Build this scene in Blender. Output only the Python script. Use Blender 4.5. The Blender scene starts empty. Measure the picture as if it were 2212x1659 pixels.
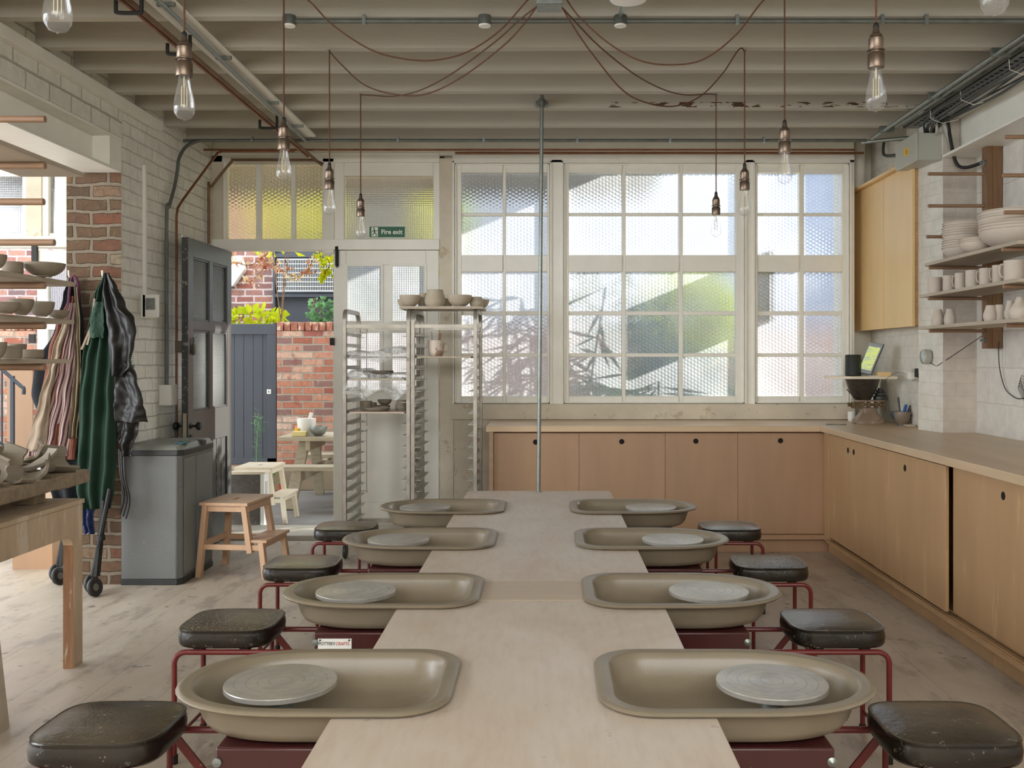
import bpy, math, random
from mathutils import Vector, Matrix, noise
R = math.radians
random.seed(7)
SC = bpy.context.scene
COL = SC.collection
F, CX, CY, H = 2100.0, 1183.0, 774.0, 1.40
# ------------------------------------------------------------------ camera, world, sun, exposure
cam = bpy.data.objects.new('camera', bpy.data.cameras.new('camera'))
COL.objects.link(cam)
cam.location = (0, 0, H); cam.rotation_euler = (R(90), 0, 0)
cam.data.sensor_width = 36; cam.data.lens = 36*F/2212
cam.data.shift_x = -(CX-1106)/2212; cam.data.shift_y = -(829.5-CY)/2212
cam.data.clip_start = 0.02; cam.data.clip_end = 200
SC.camera = cam
w = bpy.data.worlds.new('world'); SC.world = w; w.use_nodes = True
bg = w.node_tree.nodes['Background']
bg.inputs[0].default_value = (0.86, 0.92, 1.0, 1); bg.inputs[1].default_value = 2.35
sun = bpy.data.objects.new('sun', bpy.data.lights.new('sun', 'SUN')); COL.objects.link(sun)
sun.data.energy = 5.6; sun.data.angle = R(0.6); sun.data.color = (1.0, 0.93, 0.82)
sun.rotation_euler = Vector((-.795, -.45, -.33)).to_track_quat('-Z', 'Y').to_euler()
def area(name, loc, aim, sx, sy, e, c=(1, 1, 1)):
    l = bpy.data.objects.new(name, bpy.data.lights.new(name, 'AREA')); COL.objects.link(l)
    l.data.shape = 'RECTANGLE'; l.data.size = sx; l.data.size_y = sy; l.data.energy = e; l.data.color = c
    l.location = loc; l.rotation_euler = (Vector(aim)-Vector(loc)).to_track_quat('-Z', 'Y').to_euler()
    return l
area('fill_behind', (0, -1.6, 2.9), (0, 2.3, 0), 5.0, 2.0, 135, (.96, .985, 1))  # added fill lamp behind the camera, aimed down at the floor
area('fill_left_room', (-5.2, 2.0, 2.7), (-2.7, 3.6, 0), 3.5, 2.0, 110, (.94, .975, 1))  # added fill lamp brightening the room from the left
vs = SC.view_settings
vs.view_transform = 'Standard'; vs.look = 'None'; vs.gamma = 1; vs.use_curve_mapping = False
vs.exposure = 0.92
SC.cycles.max_bounces = 9; SC.cycles.diffuse_bounces = 5; SC.cycles.transparent_max_bounces = 16
SC.cycles.caustics_reflective = False
# ------------------------------------------------------------------ helpers
def P(x, y, Y): return Vector(((x-CX)*Y/F, Y, H-(y-CY)*Y/F))
def col(h):
    h = h.lstrip('#'); o = []
    for i in (0, 2, 4):
        c = int(h[i:i+2], 16)/255
        o.append(c/12.92 if c <= .04045 else ((c+.055)/1.055)**2.4)
    return (*o, 1)
def sc(c, k): return (min(c[0]*k, 1), min(c[1]*k, 1), min(c[2]*k, 1), 1)
class MB:
    def __init__(s): s.v = []; s.f = []; s.m = []
    def add(s, vs, fs, mi=0):
        b = len(s.v); s.v += [Vector(v) for v in vs]
        for f in fs: s.f.append([b+i for i in f]); s.m.append(mi)
        return s
    def box(s, x0, x1, y0, y1, z0, z1, mi=0, T=None):
        if x0 > x1: x0, x1 = x1, x0
        if y0 > y1: y0, y1 = y1, y0
        if z0 > z1: z0, z1 = z1, z0
        v = [Vector(p) for p in ((x0,y0,z0),(x1,y0,z0),(x1,y1,z0),(x0,y1,z0),(x0,y0,z1),(x1,y0,z1),(x1,y1,z1),(x0,y1,z1))]
        if T: v = [T @ p for p in v]
        return s.add(v, [(0,3,2,1),(4,5,6,7),(0,1,5,4),(1,2,6,5),(2,3,7,6),(3,0,4,7)], mi)
    def bar(s, p, q, w, h=None, up=(0,0,1), mi=0):
        p, q = Vector(p), Vector(q); h = h or w
        d = (q-p).normalized(); up = Vector(up)
        if abs(d.dot(up)) > .98: up = Vector((0,1,0))
        a = d.cross(up).normalized()*w/2; b = a.cross(d).normalized()*h/2
        v = [p-a-b, p+a-b, p+a+b, p-a+b, q-a-b, q+a-b, q+a+b, q-a+b]
        return s.add(v, [(0,3,2,1),(4,5,6,7),(0,1,5,4),(1,2,6,5),(2,3,7,6),(3,0,4,7)], mi)
    def tube(s, pts, r, seg=8, mi=0, closed=False):
        pts = [Vector(p) for p in pts]; n = len(pts)
        rs = r if isinstance(r, (list, tuple)) else [r]*n
        rings = []; u = None
        for i, p in enumerate(pts):
            if closed: d = pts[(i+1) % n]-pts[i-1]
            else: d = pts[min(i+1, n-1)]-pts[max(i-1, 0)]
            d.normalize()
            if u is None:
                u = d.orthogonal().normalized()
            u = (u-d*u.dot(d))
            if u.length < 1e-6: u = d.orthogonal()
            u.normalize(); w_ = d.cross(u)
            rings.append([p+(u*math.cos(2*math.pi*k/seg)+w_*math.sin(2*math.pi*k/seg))*rs[i] for k in range(seg)])
        return s.loft(rings, mi=mi, capa=not closed, capb=not closed, wrap=closed)
    def loft(s, rings, mi=0, capa=True, capb=True, wrap=False):
        n = len(rings[0]); v = [p for r_ in rings for p in r_]; f = []
        m = len(rings)
        for i in range(m if wrap else m-1):
            a = i*n; b = ((i+1) % m)*n
            for k in range(n):
                k2 = (k+1) % n; f.append((a+k, a+k2, b+k2, b+k))
        if capa: f.append(tuple(range(n))[::-1])
        if capb: f.append(tuple((m-1)*n+k for k in range(n)))
        return s.add(v, f, mi)
    def lathe(s, prof, c=(0,0,0), seg=24, T=None, mi=0, capa=False, capb=False, wob=0, sx=1, sy=1):
        c = Vector(c); rings = []
        for r_, z in prof:
            ring = []
            for k in range(seg):
                a = 2*math.pi*k/seg; rr = r_*(1+wob*math.sin(3*a+z*40))
                p = Vector((rr*math.cos(a)*sx, rr*math.sin(a)*sy, z))
                if T: p = T @ p
                ring.append(p+c)
            rings.append(ring)
        return s.loft(rings, mi, capa, capb)
    def prism(s, poly, fn, d, mi=0):
        # poly of 2d points; fn(u,v,w) -> 3d; extruded over w in 0..d
        n = len(poly)
        v = [fn(u, q, 0) for u, q in poly]+[fn(u, q, d) for u, q in poly]
        f = [tuple(range(n)), tuple(range(2*n-1, n-1, -1))]
        for k in range(n): f.append((k, n+k, n+(k+1) % n, (k+1) % n))
        return s.add(v, f, mi)
    def grid(s, nu, nv, fn, mi=0):
        v = [fn(i/nu, j/nv) for j in range(nv+1) for i in range(nu+1)]
        f = [(j*(nu+1)+i, j*(nu+1)+i+1, (j+1)*(nu+1)+i+1, (j+1)*(nu+1)+i) for j in range(nv) for i in range(nu)]
        return s.add(v, f, mi)
    def build(s, name, mats, parent=None, bevel=0, solid=0, sub=0, kind=None, label=None, cat=None, group=None, ang=35, bseg=2):
        me = bpy.data.meshes.new(name)
        off = Vector((0, 0, 0)); o = parent
        while o is not None: off += Vector(o.location); o = o.parent
        loc = None
        if parent is None:
            xs = [v.x for v in s.v]; ys = [v.y for v in s.v]; zs = [v.z for v in s.v]
            loc = Vector(((min(xs)+max(xs))/2, (min(ys)+max(ys))/2, min(zs))); off = loc
        me.from_pydata([v-off for v in s.v], [], s.f)
        mats = mats if isinstance(mats, (list, tuple)) else [mats]
        for m in mats: me.materials.append(m)
        me.polygons.foreach_set('material_index', s.m)
        me.polygons.foreach_set('use_smooth', [True]*len(s.f))
        me.update()
        try: me.set_sharp_from_angle(angle=R(ang))
        except Exception: pass
        ob = bpy.data.objects.new(name, me); COL.objects.link(ob)
        if parent is not None: ob.parent = parent
        else: ob.location = loc
        if solid:
            md = ob.modifiers.new('s', 'SOLIDIFY'); md.thickness = solid; md.offset = 0
        if bevel:
            md = ob.modifiers.new('b', 'BEVEL'); md.width = bevel; md.segments = bseg; md.limit_method = 'ANGLE'; md.angle_limit = R(40)
        if sub:
            md = ob.modifiers.new('u', 'SUBSURF'); md.levels = sub; md.render_levels = sub
        tag(ob, label, cat, group, kind)
        return ob
def tag(o, label=None, cat=None, group=None, kind=None):
    if label: o['label'] = label
    if cat: o['category'] = cat
    if group: o['group'] = group
    if kind: o['kind'] = kind
    return o
def thing(name, label, cat, loc=(0,0,0), group=None, rz=0):
    o = bpy.data.objects.new(name, None); COL.objects.link(o)
    o.location = loc; o.rotation_euler = (0, 0, rz); o.empty_display_size = .1
    return tag(o, label, cat, group)
KIDS = {}
def dup(root, loc, label, rz=None, group=None, scale=None):
    r = root.copy(); COL.objects.link(r); r.location = loc
    if rz is not None: r.rotation_euler = (0, 0, rz)
    if scale: r.scale = scale
    r['label'] = label
    if group: r['group'] = group
    def cp(src, dst):
        for ch in [c for c in bpy.data.objects if c.parent == src]:
            c = ch.copy(); COL.objects.link(c); c.parent = dst; cp(ch, c)
    cp(root, r)
    return r
def text_mesh(name, body, size, mat, parent, origin, xdir=(1,0,0), ydir=(0,0,1), depth=.0006, align='LEFT', sx=1, bold=0):
    cu = bpy.data.curves.new(name, 'FONT'); cu.body = body; cu.size = size; cu.extrude = depth; cu.align_x = align; cu.offset = bold
    to = bpy.data.objects.new(name, cu); COL.objects.link(to)
    dg = bpy.context.evaluated_depsgraph_get()
    me = bpy.data.meshes.new_from_object(to.evaluated_get(dg)); bpy.data.objects.remove(to)
    X = Vector(xdir); Yv = Vector(ydir); Z = X.cross(Yv); off = Vector((0,0,0)); o = parent
    while o is not None: off += Vector(o.location); o = o.parent
    for v in me.vertices: v.co = Vector(origin)-off+X*v.co.x*sx+Yv*v.co.y+Z*v.co.z
    me.materials.clear(); me.materials.append(mat)
    ob = bpy.data.objects.new(name, me); COL.objects.link(ob); ob.parent = parent
    return ob
def arc(cx, cy, r, a0, a1, n): return [(cx+r*math.cos(R(a0+(a1-a0)*i/n)), cy+r*math.sin(R(a0+(a1-a0)*i/n))) for i in range(n+1)]
def rrect(x0, x1, y0, y1, r, n=5):
    return arc(x1-r, y0+r, r, -90, 0, n)+arc(x1-r, y1-r, r, 0, 90, n)+arc(x0+r, y1-r, r, 90, 180, n)+arc(x0+r, y0+r, r, 180, 270, n)
def bez(pts, n=8):
    # catmull-rom through points
    pts = [Vector(p) for p in pts]; out = []
    for i in range(len(pts)-1):
        p0 = pts[max(i-1,0)]; p1 = pts[i]; p2 = pts[i+1]; p3 = pts[min(i+2,len(pts)-1)]
        for k in range(n):
            t = k/n
            out.append(.5*((2*p1)+(p2-p0)*t+(2*p0-5*p1+4*p2-p3)*t*t+(3*p1-p0-3*p2+p3)*t**3))
    out.append(pts[-1]); return out
# ------------------------------------------------------------------ materials
class NT:
    def __init__(s, name):
        s.m = bpy.data.materials.new(name); s.m.use_nodes = True; s.t = s.m.node_tree; s.t.nodes.clear()
        s.out = s.n('ShaderNodeOutputMaterial')
    def n(s, typ, **kw):
        nd = s.t.nodes.new(typ)
        for k, v in kw.items(): setattr(nd, k, v)
        return nd
    def l(s, a, b): s.t.links.new(a, b)
    def coord(s, scale=(1,1,1), rot=(0,0,0)):
        tc = s.n('ShaderNodeTexCoord'); mp = s.n('ShaderNodeMapping'); mp.inputs['Scale'].default_value = scale
        mp.inputs['Rotation'].default_value = rot
        s.l(tc.outputs['Object'], mp.inputs[0]); return mp.outputs[0]
    def noise(s, vec, scale, detail=4, rough=.55, dist=0):
        nd = s.n('ShaderNodeTexNoise'); nd.inputs['Scale'].default_value = scale; nd.inputs['Detail'].default_value = detail
        nd.inputs['Roughness'].default_value = rough; nd.inputs['Distortion'].default_value = dist
        s.l(vec, nd.inputs['Vector']); return nd.outputs['Fac']
    def ramp(s, fac, stops):
        r_ = s.n('ShaderNodeValToRGB'); e = r_.color_ramp.elements
        while len(e) < len(stops): e.new(.5)
        for el, (p, c) in zip(e, stops): el.position = p; el.color = c if len(c) == 4 else (*c, 1)
        s.l(fac, r_.inputs[0]); return r_.outputs[0]
    def mix(s, fac, a, b, mode='MIX'):
        m = s.n('ShaderNodeMix', data_type='RGBA', blend_type=mode)
        for inp, val in ((m.inputs[0], fac), (m.inputs[6], a), (m.inputs[7], b)):
            if hasattr(val, 'is_linked') or isinstance(val, bpy.types.NodeSocket): s.l(val, inp)
            else: inp.default_value = val
        return m.outputs[2]
    def math(s, op, a, b=None, c=None):
        m = s.n('ShaderNodeMath', operation=op)
        for i, val in enumerate((a, b, c)):
            if val is None: continue
            if isinstance(val, bpy.types.NodeSocket): s.l(val, m.inputs[i])
            else: m.inputs[i].default_value = val
        return m.outputs[0]
    def bump(s, hgt, strength, dist=.01, prev=None):
        b = s.n('ShaderNodeBump'); b.inputs['Strength'].default_value = strength; b.inputs['Distance'].default_value = dist
        s.l(hgt, b.inputs['Height'])
        if prev is not None: s.l(prev, b.inputs['Normal'])
        return b.outputs[0]
    def bsdf(s, color, rough=.6, metal=0, nrm=None, spec=.5, coat=0, rsock=None):
        b = s.n('ShaderNodeBsdfPrincipled')
        if isinstance(color, bpy.types.NodeSocket): s.l(color, b.inputs['Base Color'])
        else: b.inputs['Base Color'].default_value = color
        b.inputs['Roughness'].default_value = rough; b.inputs['Metallic'].default_value = metal
        b.inputs['Specular IOR Level'].default_value = spec; b.inputs['Coat Weight'].default_value = coat
        if rsock is not None: s.l(rsock, b.inputs['Roughness'])
        if nrm is not None: s.l(nrm, b.inputs['Normal'])
        s.l(b.outputs[0], s.out.inputs[0]); return b
def M(name, c, rough=.6, metal=0, var=.12, vs=6, bump=0, bs=60, stretch=(1,1,1), spots=None, spec=.5, coat=0, bd=.005, dust=None):
    t = NT(name); c = col(c) if isinstance(c, str) else c
    v = t.coord(stretch); f = t.noise(v, vs)
    k = t.ramp(f, [(.3, sc(c, 1-var)), (.7, sc(c, 1+var*.6))])
    for sp in (spots or []):
        sc_, th, cc = sp[:3]; amt = sp[3] if len(sp) > 3 else 1
        nf = t.noise(t.coord(sp[4] if len(sp) > 4 else stretch), sc_, 5, .6)
        m_ = t.ramp(nf, [(th, (0,0,0,1)), (th+.05, (amt,)*3+(1,))])
        k = t.mix(m_, k, col(cc))
    if dust:
        g = t.n('ShaderNodeNewGeometry'); sx = t.n('ShaderNodeSeparateXYZ'); t.l(g.outputs['Normal'], sx.inputs[0])
        up = t.math('MULTIPLY', t.math('MAXIMUM', sx.outputs[2], 0), t.noise(t.coord(), dust[2], 4))
        k = t.mix(t.math('MULTIPLY', up, dust[1]), k, col(dust[0]))
    nr = None
    if bump: nr = t.bump(t.noise(v, bs, 5), bump, bd)
    t.bsdf(k, rough, metal, nr, spec, coat)
    return t.m
def brickmat(name, c1, c2, mortar, axis, bw=.225, bh=.075, ms=.012, bump=.6, paint=0, patch=None, rough=.85, extra=None, smooth=.3, off=.5, cols=None, dist=.016):
    t = NT(name); tc = t.n('ShaderNodeTexCoord'); sp = t.n('ShaderNodeSeparateXYZ'); t.l(tc.outputs['Object'], sp.inputs[0])
    cb = t.n('ShaderNodeCombineXYZ'); t.l(sp.outputs[0 if axis == 'x' else 1], cb.inputs[0]); t.l(sp.outputs[2], cb.inputs[1])
    nz = t.n('ShaderNodeTexNoise'); nz.inputs['Scale'].default_value = 9; t.l(cb.outputs[0], nz.inputs['Vector'])
    vm = t.n('ShaderNodeVectorMath', operation='MULTIPLY_ADD'); t.l(nz.outputs['Color'], vm.inputs[0])
    vm.inputs[1].default_value = (dist, dist, 0); t.l(cb.outputs[0], vm.inputs[2])
    b = t.n('ShaderNodeTexBrick'); b.offset = off; b.inputs['Scale'].default_value = 1
    b.inputs['Brick Width'].default_value = bw; b.inputs['Row Height'].default_value = bh
    b.inputs['Mortar Size'].default_value = ms/2; b.inputs['Mortar Smooth'].default_value = smooth; b.inputs['Bias'].default_value = 0
    b.inputs['Color1'].default_value = col(c1); b.inputs['Color2'].default_value = col(c2); b.inputs['Mortar'].default_value = col(mortar)
    t.l(vm.outputs[0], b.inputs['Vector'])
    v = t.coord(); k = b.outputs['Color']
    if cols:
        b.inputs['Color1'].default_value = (0,0,0,1); b.inputs['Color2'].default_value = (1,1,1,1); b.inputs['Mortar'].default_value = (0,0,0,1)
        k = t.ramp(b.outputs['Color'], [((i+.3)/len(cols), col(c_)) for i, c_ in enumerate(cols)])
        k = t.mix(t.ramp(t.noise(v, 26, 5, .65), [(.48, (0,0,0,1)), (.66, (.55,)*3+(1,))]), k, col(cols[0]))
        k = t.mix(b.outputs['Fac'], k, col(mortar))
    if patch:
        for sc_, th, cc, amt in patch:
            k = t.mix(t.ramp(t.noise(v, sc_, 5, .6), [(th, (0,0,0,1)), (th+.08, (amt,)*3+(1,))]), k, col(cc))
    k = t.mix(1, k, t.ramp(t.noise(v, 14, 5), [(.25, (.8,)*3+(1,)), (.75, (1.0,)*3+(1,))]), 'MULTIPLY')
    h = t.math('ADD', t.math('MULTIPLY', b.outputs['Fac'], -1.0), t.math('MULTIPLY', t.noise(v, 30, 5), .5))
    t.bsdf(k, rough, 0, t.bump(h, bump, .008))
    return t.m
def glassmat(name, pat='hex', per=.028, trans=(1,1,1,1), tl=.34, rough=.28, ior=1.2, tcol=(.86,.92,1.0,1)):
    t = NT(name); tc = t.n('ShaderNodeTexCoord'); sp = t.n('ShaderNodeSeparateXYZ'); t.l(tc.outputs['Object'], sp.inputs[0])
    cb = t.n('ShaderNodeCombineXYZ')
    # works for panes facing any horizontal direction
    t.l(t.math('ADD', sp.outputs[0], sp.outputs[1]), cb.inputs[0]); t.l(sp.outputs[2], cb.inputs[1])
    k = 2*math.pi/per; hs = None
    dirs = [(1,0),(.5,.866),(-.5,.866)] if pat == 'hex' else [(1,0),(0,1)]
    for d in dirs:
        dt = t.n('ShaderNodeVectorMath', operation='DOT_PRODUCT'); t.l(cb.outputs[0], dt.inputs[0]); dt.inputs[1].default_value = (d[0]*k, d[1]*k, 0)
        c_ = t.math('COSINE', dt.outputs['Value']); hs = c_ if hs is None else t.math('ADD', hs, c_)
    nz = t.noise(cb.outputs[0], 3, 4)
    nr = t.bump(t.math('ADD', hs, t.math('MULTIPLY', t.noise(cb.outputs[0], 60, 3), 1.5)), .3, .004)
    tr = t.n('ShaderNodeBsdfTranslucent'); t.l(nr, tr.inputs['Normal'])
    cell = t.ramp(hs, [(0.0, sc(tcol, .84)), (.35, sc(tcol, .95)), (1.0, sc(tcol, 1.0))])
    t.l(cell, tr.inputs[0])
    rf = t.n('ShaderNodeBsdfRefraction'); rf.inputs['IOR'].default_value = ior; rf.inputs['Roughness'].default_value = rough
    rf.inputs[0].default_value = trans; t.l(nr, rf.inputs['Normal'])
    gl = t.n('ShaderNodeBsdfGlossy'); gl.inputs['Roughness'].default_value = .2; t.l(nr, gl.inputs['Normal']); gl.inputs[0].default_value = (.8,.8,.8,1)
    m1 = t.n('ShaderNodeMixShader'); t.l(t.ramp(nz, [(.3, (tl*.8,)*3+(1,)), (.7, (tl*1.25,)*3+(1,))]), m1.inputs[0]); t.l(rf.outputs[0], m1.inputs[1]); t.l(tr.outputs[0], m1.inputs[2])
    m2 = t.n('ShaderNodeMixShader'); m2.inputs[0].default_value = .05; t.l(m1.outputs[0], m2.inputs[1]); t.l(gl.outputs[0], m2.inputs[2])
    t.l(m2.outputs[0], t.out.inputs[0]); return t.m
def clearmat(name, tint=(1,1,1,1), refl=.12, milky=0, rough=.02, mk=(.9,.9,.9,1), bumpS=0):
    t = NT(name); a = t.n('ShaderNodeBsdfTransparent'); a.inputs[0].default_value = tint
    g = t.n('ShaderNodeBsdfGlossy'); g.inputs['Roughness'].default_value = rough
    fr = t.n('ShaderNodeLayerWeight'); fr.inputs[0].default_value = .25
    fac = t.math('ADD', t.math('MULTIPLY', fr.outputs['Facing'], .38), refl*.3)
    if bumpS:
        nr = t.bump(t.noise(t.coord(), 22, 4, .6, 1.5), bumpS, .02); t.l(nr, g.inputs['Normal'])
    m = t.n('ShaderNodeMixShader'); t.l(fac, m.inputs[0]); t.l(a.outputs[0], m.inputs[1]); t.l(g.outputs[0], m.inputs[2]); last = m.outputs[0]
    if milky:
        d = t.n('ShaderNodeBsdfDiffuse'); d.inputs[0].default_value = mk
        m3 = t.n('ShaderNodeMixShader'); m3.inputs[0].default_value = milky
        if bumpS:
            t.l(t.ramp(t.noise(t.coord(), 16, 4, .6, 1), [(.35, (milky*.3,)*3+(1,)), (.7, (min(1, milky*1.8),)*3+(1,))]), m3.inputs[0])
        t.l(last, m3.inputs[1]); t.l(d.outputs[0], m3.inputs[2]); last = m3.outputs[0]
    t.l(last, t.out.inputs[0]); return t.m
chips = [(9, .66, '#8a7558', .6), (45, .70, '#5d4c3a', .8)]
m_paint = M('aged_cream_paint', '#ebe7d9', .5, var=.08, vs=3, bump=.25, bs=18, spots=[(28, .72, '#7a6650', .8)])
m_paint_old = M('peeling_paint', '#d6cbb6', .6, var=.14, vs=4, bump=.5, bs=22, spots=[(7, .60, '#b09878', .6), (30, .66, '#4f3d2b', .9), (85, .70, '#4a3826', .9)])
m_wpaint = M('window_paint', '#f2efe4', .42, var=.05, vs=5, bump=.1, bs=30, spots=[(60, .76, '#77705c', .6)])
m_joist = M('joist_paint', '#b7b1a3', .75, var=.07, vs=2.2, bump=.5, bs=9, stretch=(.35,1,1.6), spots=[(22, .74, '#6d5a47', .7, (.3,1,1)), (60,.77,'#2c241c',1,(1,1,1))], bd=.01)
def flaked():
    t = NT('flaked_joist_paint'); v = t.coord((.35,1,1.6)); k = t.ramp(t.noise(v, 2.2), [(.3, sc(col('#b7b1a3'), .93)), (.7, sc(col('#b7b1a3'), 1.04))])
    tc = t.n('ShaderNodeTexCoord'); sp_ = t.n('ShaderNodeSeparateXYZ'); t.l(tc.outputs['Object'], sp_.inputs[0])
    band = t.math('MULTIPLY', t.math('GREATER_THAN', sp_.outputs[0], .22), t.math('MULTIPLY', t.math('LESS_THAN', sp_.outputs[2], .042), t.math('GREATER_THAN', sp_.outputs[2], .008)))
    f = t.ramp(t.noise(t.coord((1,1,3.5)), 11, 4, .6), [(.53, (0,0,0,1)), (.56, (1,1,1,1))])
    k = t.mix(t.math('MULTIPLY', band, f), k, col('#54392a'))
    t.bsdf(k, .75, 0, t.bump(t.noise(v, 9, 5), .5, .01)); return t.m
m_joist_flaked = flaked()
m_ceil = M('ceiling_boards', '#c9c4b5', .8, var=.08, vs=3)
m_lbrick = brickmat('painted_brick_left', '#f0eee4', '#ebe9de', '#e6e3d8', 'y', .225, .085, .012, .8, smooth=.8, patch=[(5,.64,'#cfc8b4',.5),(38,.72,'#94886f',.6)], rough=.5)
m_lbrick_b = brickmat('painted_brick_beam', '#eceade', '#e6e4d8', '#cdc8b8', 'y', .235, .105, .014, 1.0, smooth=.6, patch=[(5,.64,'#cfc8b4',.5)], rough=.55)
m_pier = brickmat('bare_stock_brick', '#5c4430', '#785a3e', '#7d705e', 'x', .21, .083, .026, 1.6, cols=['#4a3626','#6b4f38','#5a4630','#7a5c40','#5f4733','#70452f','#857860','#54422f'], dist=.03, patch=[(12, .62, '#453224', .6), (30,.62,'#85765f',.6)])
m_rbrick = brickmat('painted_brick_right', '#ebe7da', '#e7e2d5', '#e2ddd0', 'y', .24, .083, .010, .28, smooth=1.0, patch=[(20,.68,'#b5a78f',.5)], rough=.5)
m_rblock = brickmat('painted_block', '#e9e5dc', '#e5e0d7', '#d5cec1', 'y', .45, .225, .008, .35, smooth=.6, patch=[(30,.72,'#a2937c',.5)], rough=.55)
m_rbrickx = brickmat('painted_brick_pier_shade', '#d3c8bb', '#cfc4b7', '#ccc0b3', 'x', .24, .083, .009, .22, smooth=1.0, patch=[(20,.68,'#a79a88',.5)], rough=.6)  # darker copy of the painted brick, shade put into the camera-facing side
m_ply = M('birch_ply', '#ae8b6c', .42, var=.09, vs=1.6, stretch=(4,4,.7), bump=.05, bs=40, spots=[(3, .62, '#b98e66', .3)])
m_ply_r = M('birch_ply_warm', '#b9966f', .42, var=.09, vs=1.6, stretch=(4,4,.7), bump=.05, bs=40, spots=[(3, .62, '#d9ba8e', .35)])
m_ply_up = M('birch_ply_pale', '#e8c58c', .4, var=.06, vs=1.6, stretch=(3,3,.8), bump=.04, bs=40)
m_edge = M('ply_edge', '#c09a70', .55, var=.25, vs=20, stretch=(1,1,14))
m_wtop = M('worktop_wood', '#d3b795', .38, var=.1, vs=2.2, stretch=(.6,5,5), bump=.05, bs=30)
m_wtop_y = M('worktop_wood_side', '#c9b090', .38, var=.12, vs=2.2, stretch=(5,.6,5), bump=.05, bs=30)
m_hole = M('dark_hole', '#120d09', .9, var=0)
m_dust_floor = None
def floormat():
    t = NT('dusty_floor_boards'); tc = t.n('ShaderNodeTexCoord'); sp = t.n('ShaderNodeSeparateXYZ'); t.l(tc.outputs['Object'], sp.inputs[0])
    cb = t.n('ShaderNodeCombineXYZ'); t.l(sp.outputs[1], cb.inputs[0]); t.l(sp.outputs[0], cb.inputs[1])
    b = t.n('ShaderNodeTexBrick'); b.offset = .37; b.inputs['Scale'].default_value = 1
    b.inputs['Brick Width'].default_value = 2.4; b.inputs['Row Height'].default_value = .297; b.inputs['Mortar Size'].default_value = .0022
    b.inputs['Mortar Smooth'].default_value = .2
    b.inputs['Color1'].default_value = col('#bfb1a0'); b.inputs['Color2'].default_value = col('#b0a292'); b.inputs['Mortar'].default_value = col('#917f6b')
    t.l(cb.outputs[0], b.inputs['Vector'])
    v = t.coord((1, .35, 1)); v1 = t.coord()
    k = t.mix(t.ramp(t.noise(v, 3.5, 6, .6, .6), [(.35, (0,0,0,1)), (.7, (.8,)*3+(1,))]), b.outputs['Color'], col('#ccc2b4'))
    k = t.mix(t.ramp(t.noise(v, 9, 6, .65), [(.52, (0,0,0,1)), (.64, (.6,)*3+(1,))]), k, col('#8f8478'))
    k = t.mix(t.ramp(t.noise(v1, 14, 3, .5), [(.66, (0,0,0,1)), (.72, (.7,)*3+(1,))]), k, col('#6d675f'))
    k = t.mix(t.ramp(t.noise(v1, 1.3, 3, .5), [(.60, (0,0,0,1)), (.68, (.35,)*3+(1,))]), k, col('#a5917e'))
    h = t.math('ADD', t.math('MULTIPLY', b.outputs['Fac'], -.8), t.math('MULTIPLY', t.noise(v, 12, 6), .6))
    rs = t.ramp(t.noise(v, 5, 5), [(.3, (.34,)*3+(1,)), (.7, (.6,)*3+(1,))])
    t.bsdf(k, .5, 0, t.bump(h, .25, .004), .4, rsock=rs); return t.m
m_floor = floormat()
def tablemat():
    t = NT('clay_dusted_table'); tc = t.n('ShaderNodeTexCoord'); sp = t.n('ShaderNodeSeparateXYZ'); t.l(tc.outputs['Object'], sp.inputs[0])
    v = t.coord((1.2, .6, 1)); k = t.ramp(t.noise(v, 3, 6, .6, .5), [(.3, col('#bda996')), (.5, col('#c6b8a8')), (.75, col('#cdc3ba'))])
    k = t.mix(t.ramp(t.noise(t.coord((5,.8,1)), 9, 4), [(.45, (0,0,0,1)), (.8, (.35,)*3+(1,))]), k, col('#ab9480'))
    k = t.mix(t.ramp(t.noise(t.coord(), 22, 3), [(.69, (0,0,0,1)), (.74, (.5,)*3+(1,))]), k, col('#a08d7c'))
    t.bsdf(k, .42, 0, t.bump(t.noise(v, 40, 4), .06, .003), .45); return t.m
m_table = tablemat()
m_table_strip = M('table_joint_board', '#bba892', .45, var=.07, vs=5, stretch=(.5,3,1))
m_basin = M('taupe_plastic', '#857966', .32, var=.07, vs=7, bump=.05, bs=160, spec=.5, spots=[(70, .72, '#b5aa97', .5), (5,.62,'#8f8478',.4)])
def discmat():
    t = NT('turned_aluminium'); v = t.coord(); ln = t.n('ShaderNodeVectorMath', operation='LENGTH')
    sp = t.n('ShaderNodeSeparateXYZ'); tc = t.n('ShaderNodeTexCoord'); t.l(tc.outputs['Object'], sp.inputs[0])
    cb = t.n('ShaderNodeCombineXYZ'); t.l(sp.outputs[0], cb.inputs[0]); t.l(sp.outputs[1], cb.inputs[1]); t.l(cb.outputs[0], ln.inputs[0])
    rad = ln.outputs['Value']
    fine = t.math('SINE', t.math('MULTIPLY', rad, 2600))
    r2 = t.math('FRACT', t.math('MULTIPLY', rad, 1/.029)); groove = t.math('LESS_THAN', r2, .055)
    k = t.ramp(t.noise(v, 7, 5, .6, 1), [(.3, col('#a3a09a')), (.7, col('#b8b4ab'))])
    k = t.mix(t.math('MULTIPLY', groove, .6), k, col('#6f6c66'))
    k = t.mix(t.ramp(t.noise(v, 16, 6, .7, 1.5), [(.52, (0,0,0,1)), (.62, (.6,)*3+(1,))]), k, col('#bdb5a9'))
    h = t.math('ADD', t.math('MULTIPLY', fine, .1), t.math('MULTIPLY', groove, -1))
    t.bsdf(k, .27, .45, t.bump(h, .5, .0012)); return t.m
m_disc = discmat()
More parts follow.
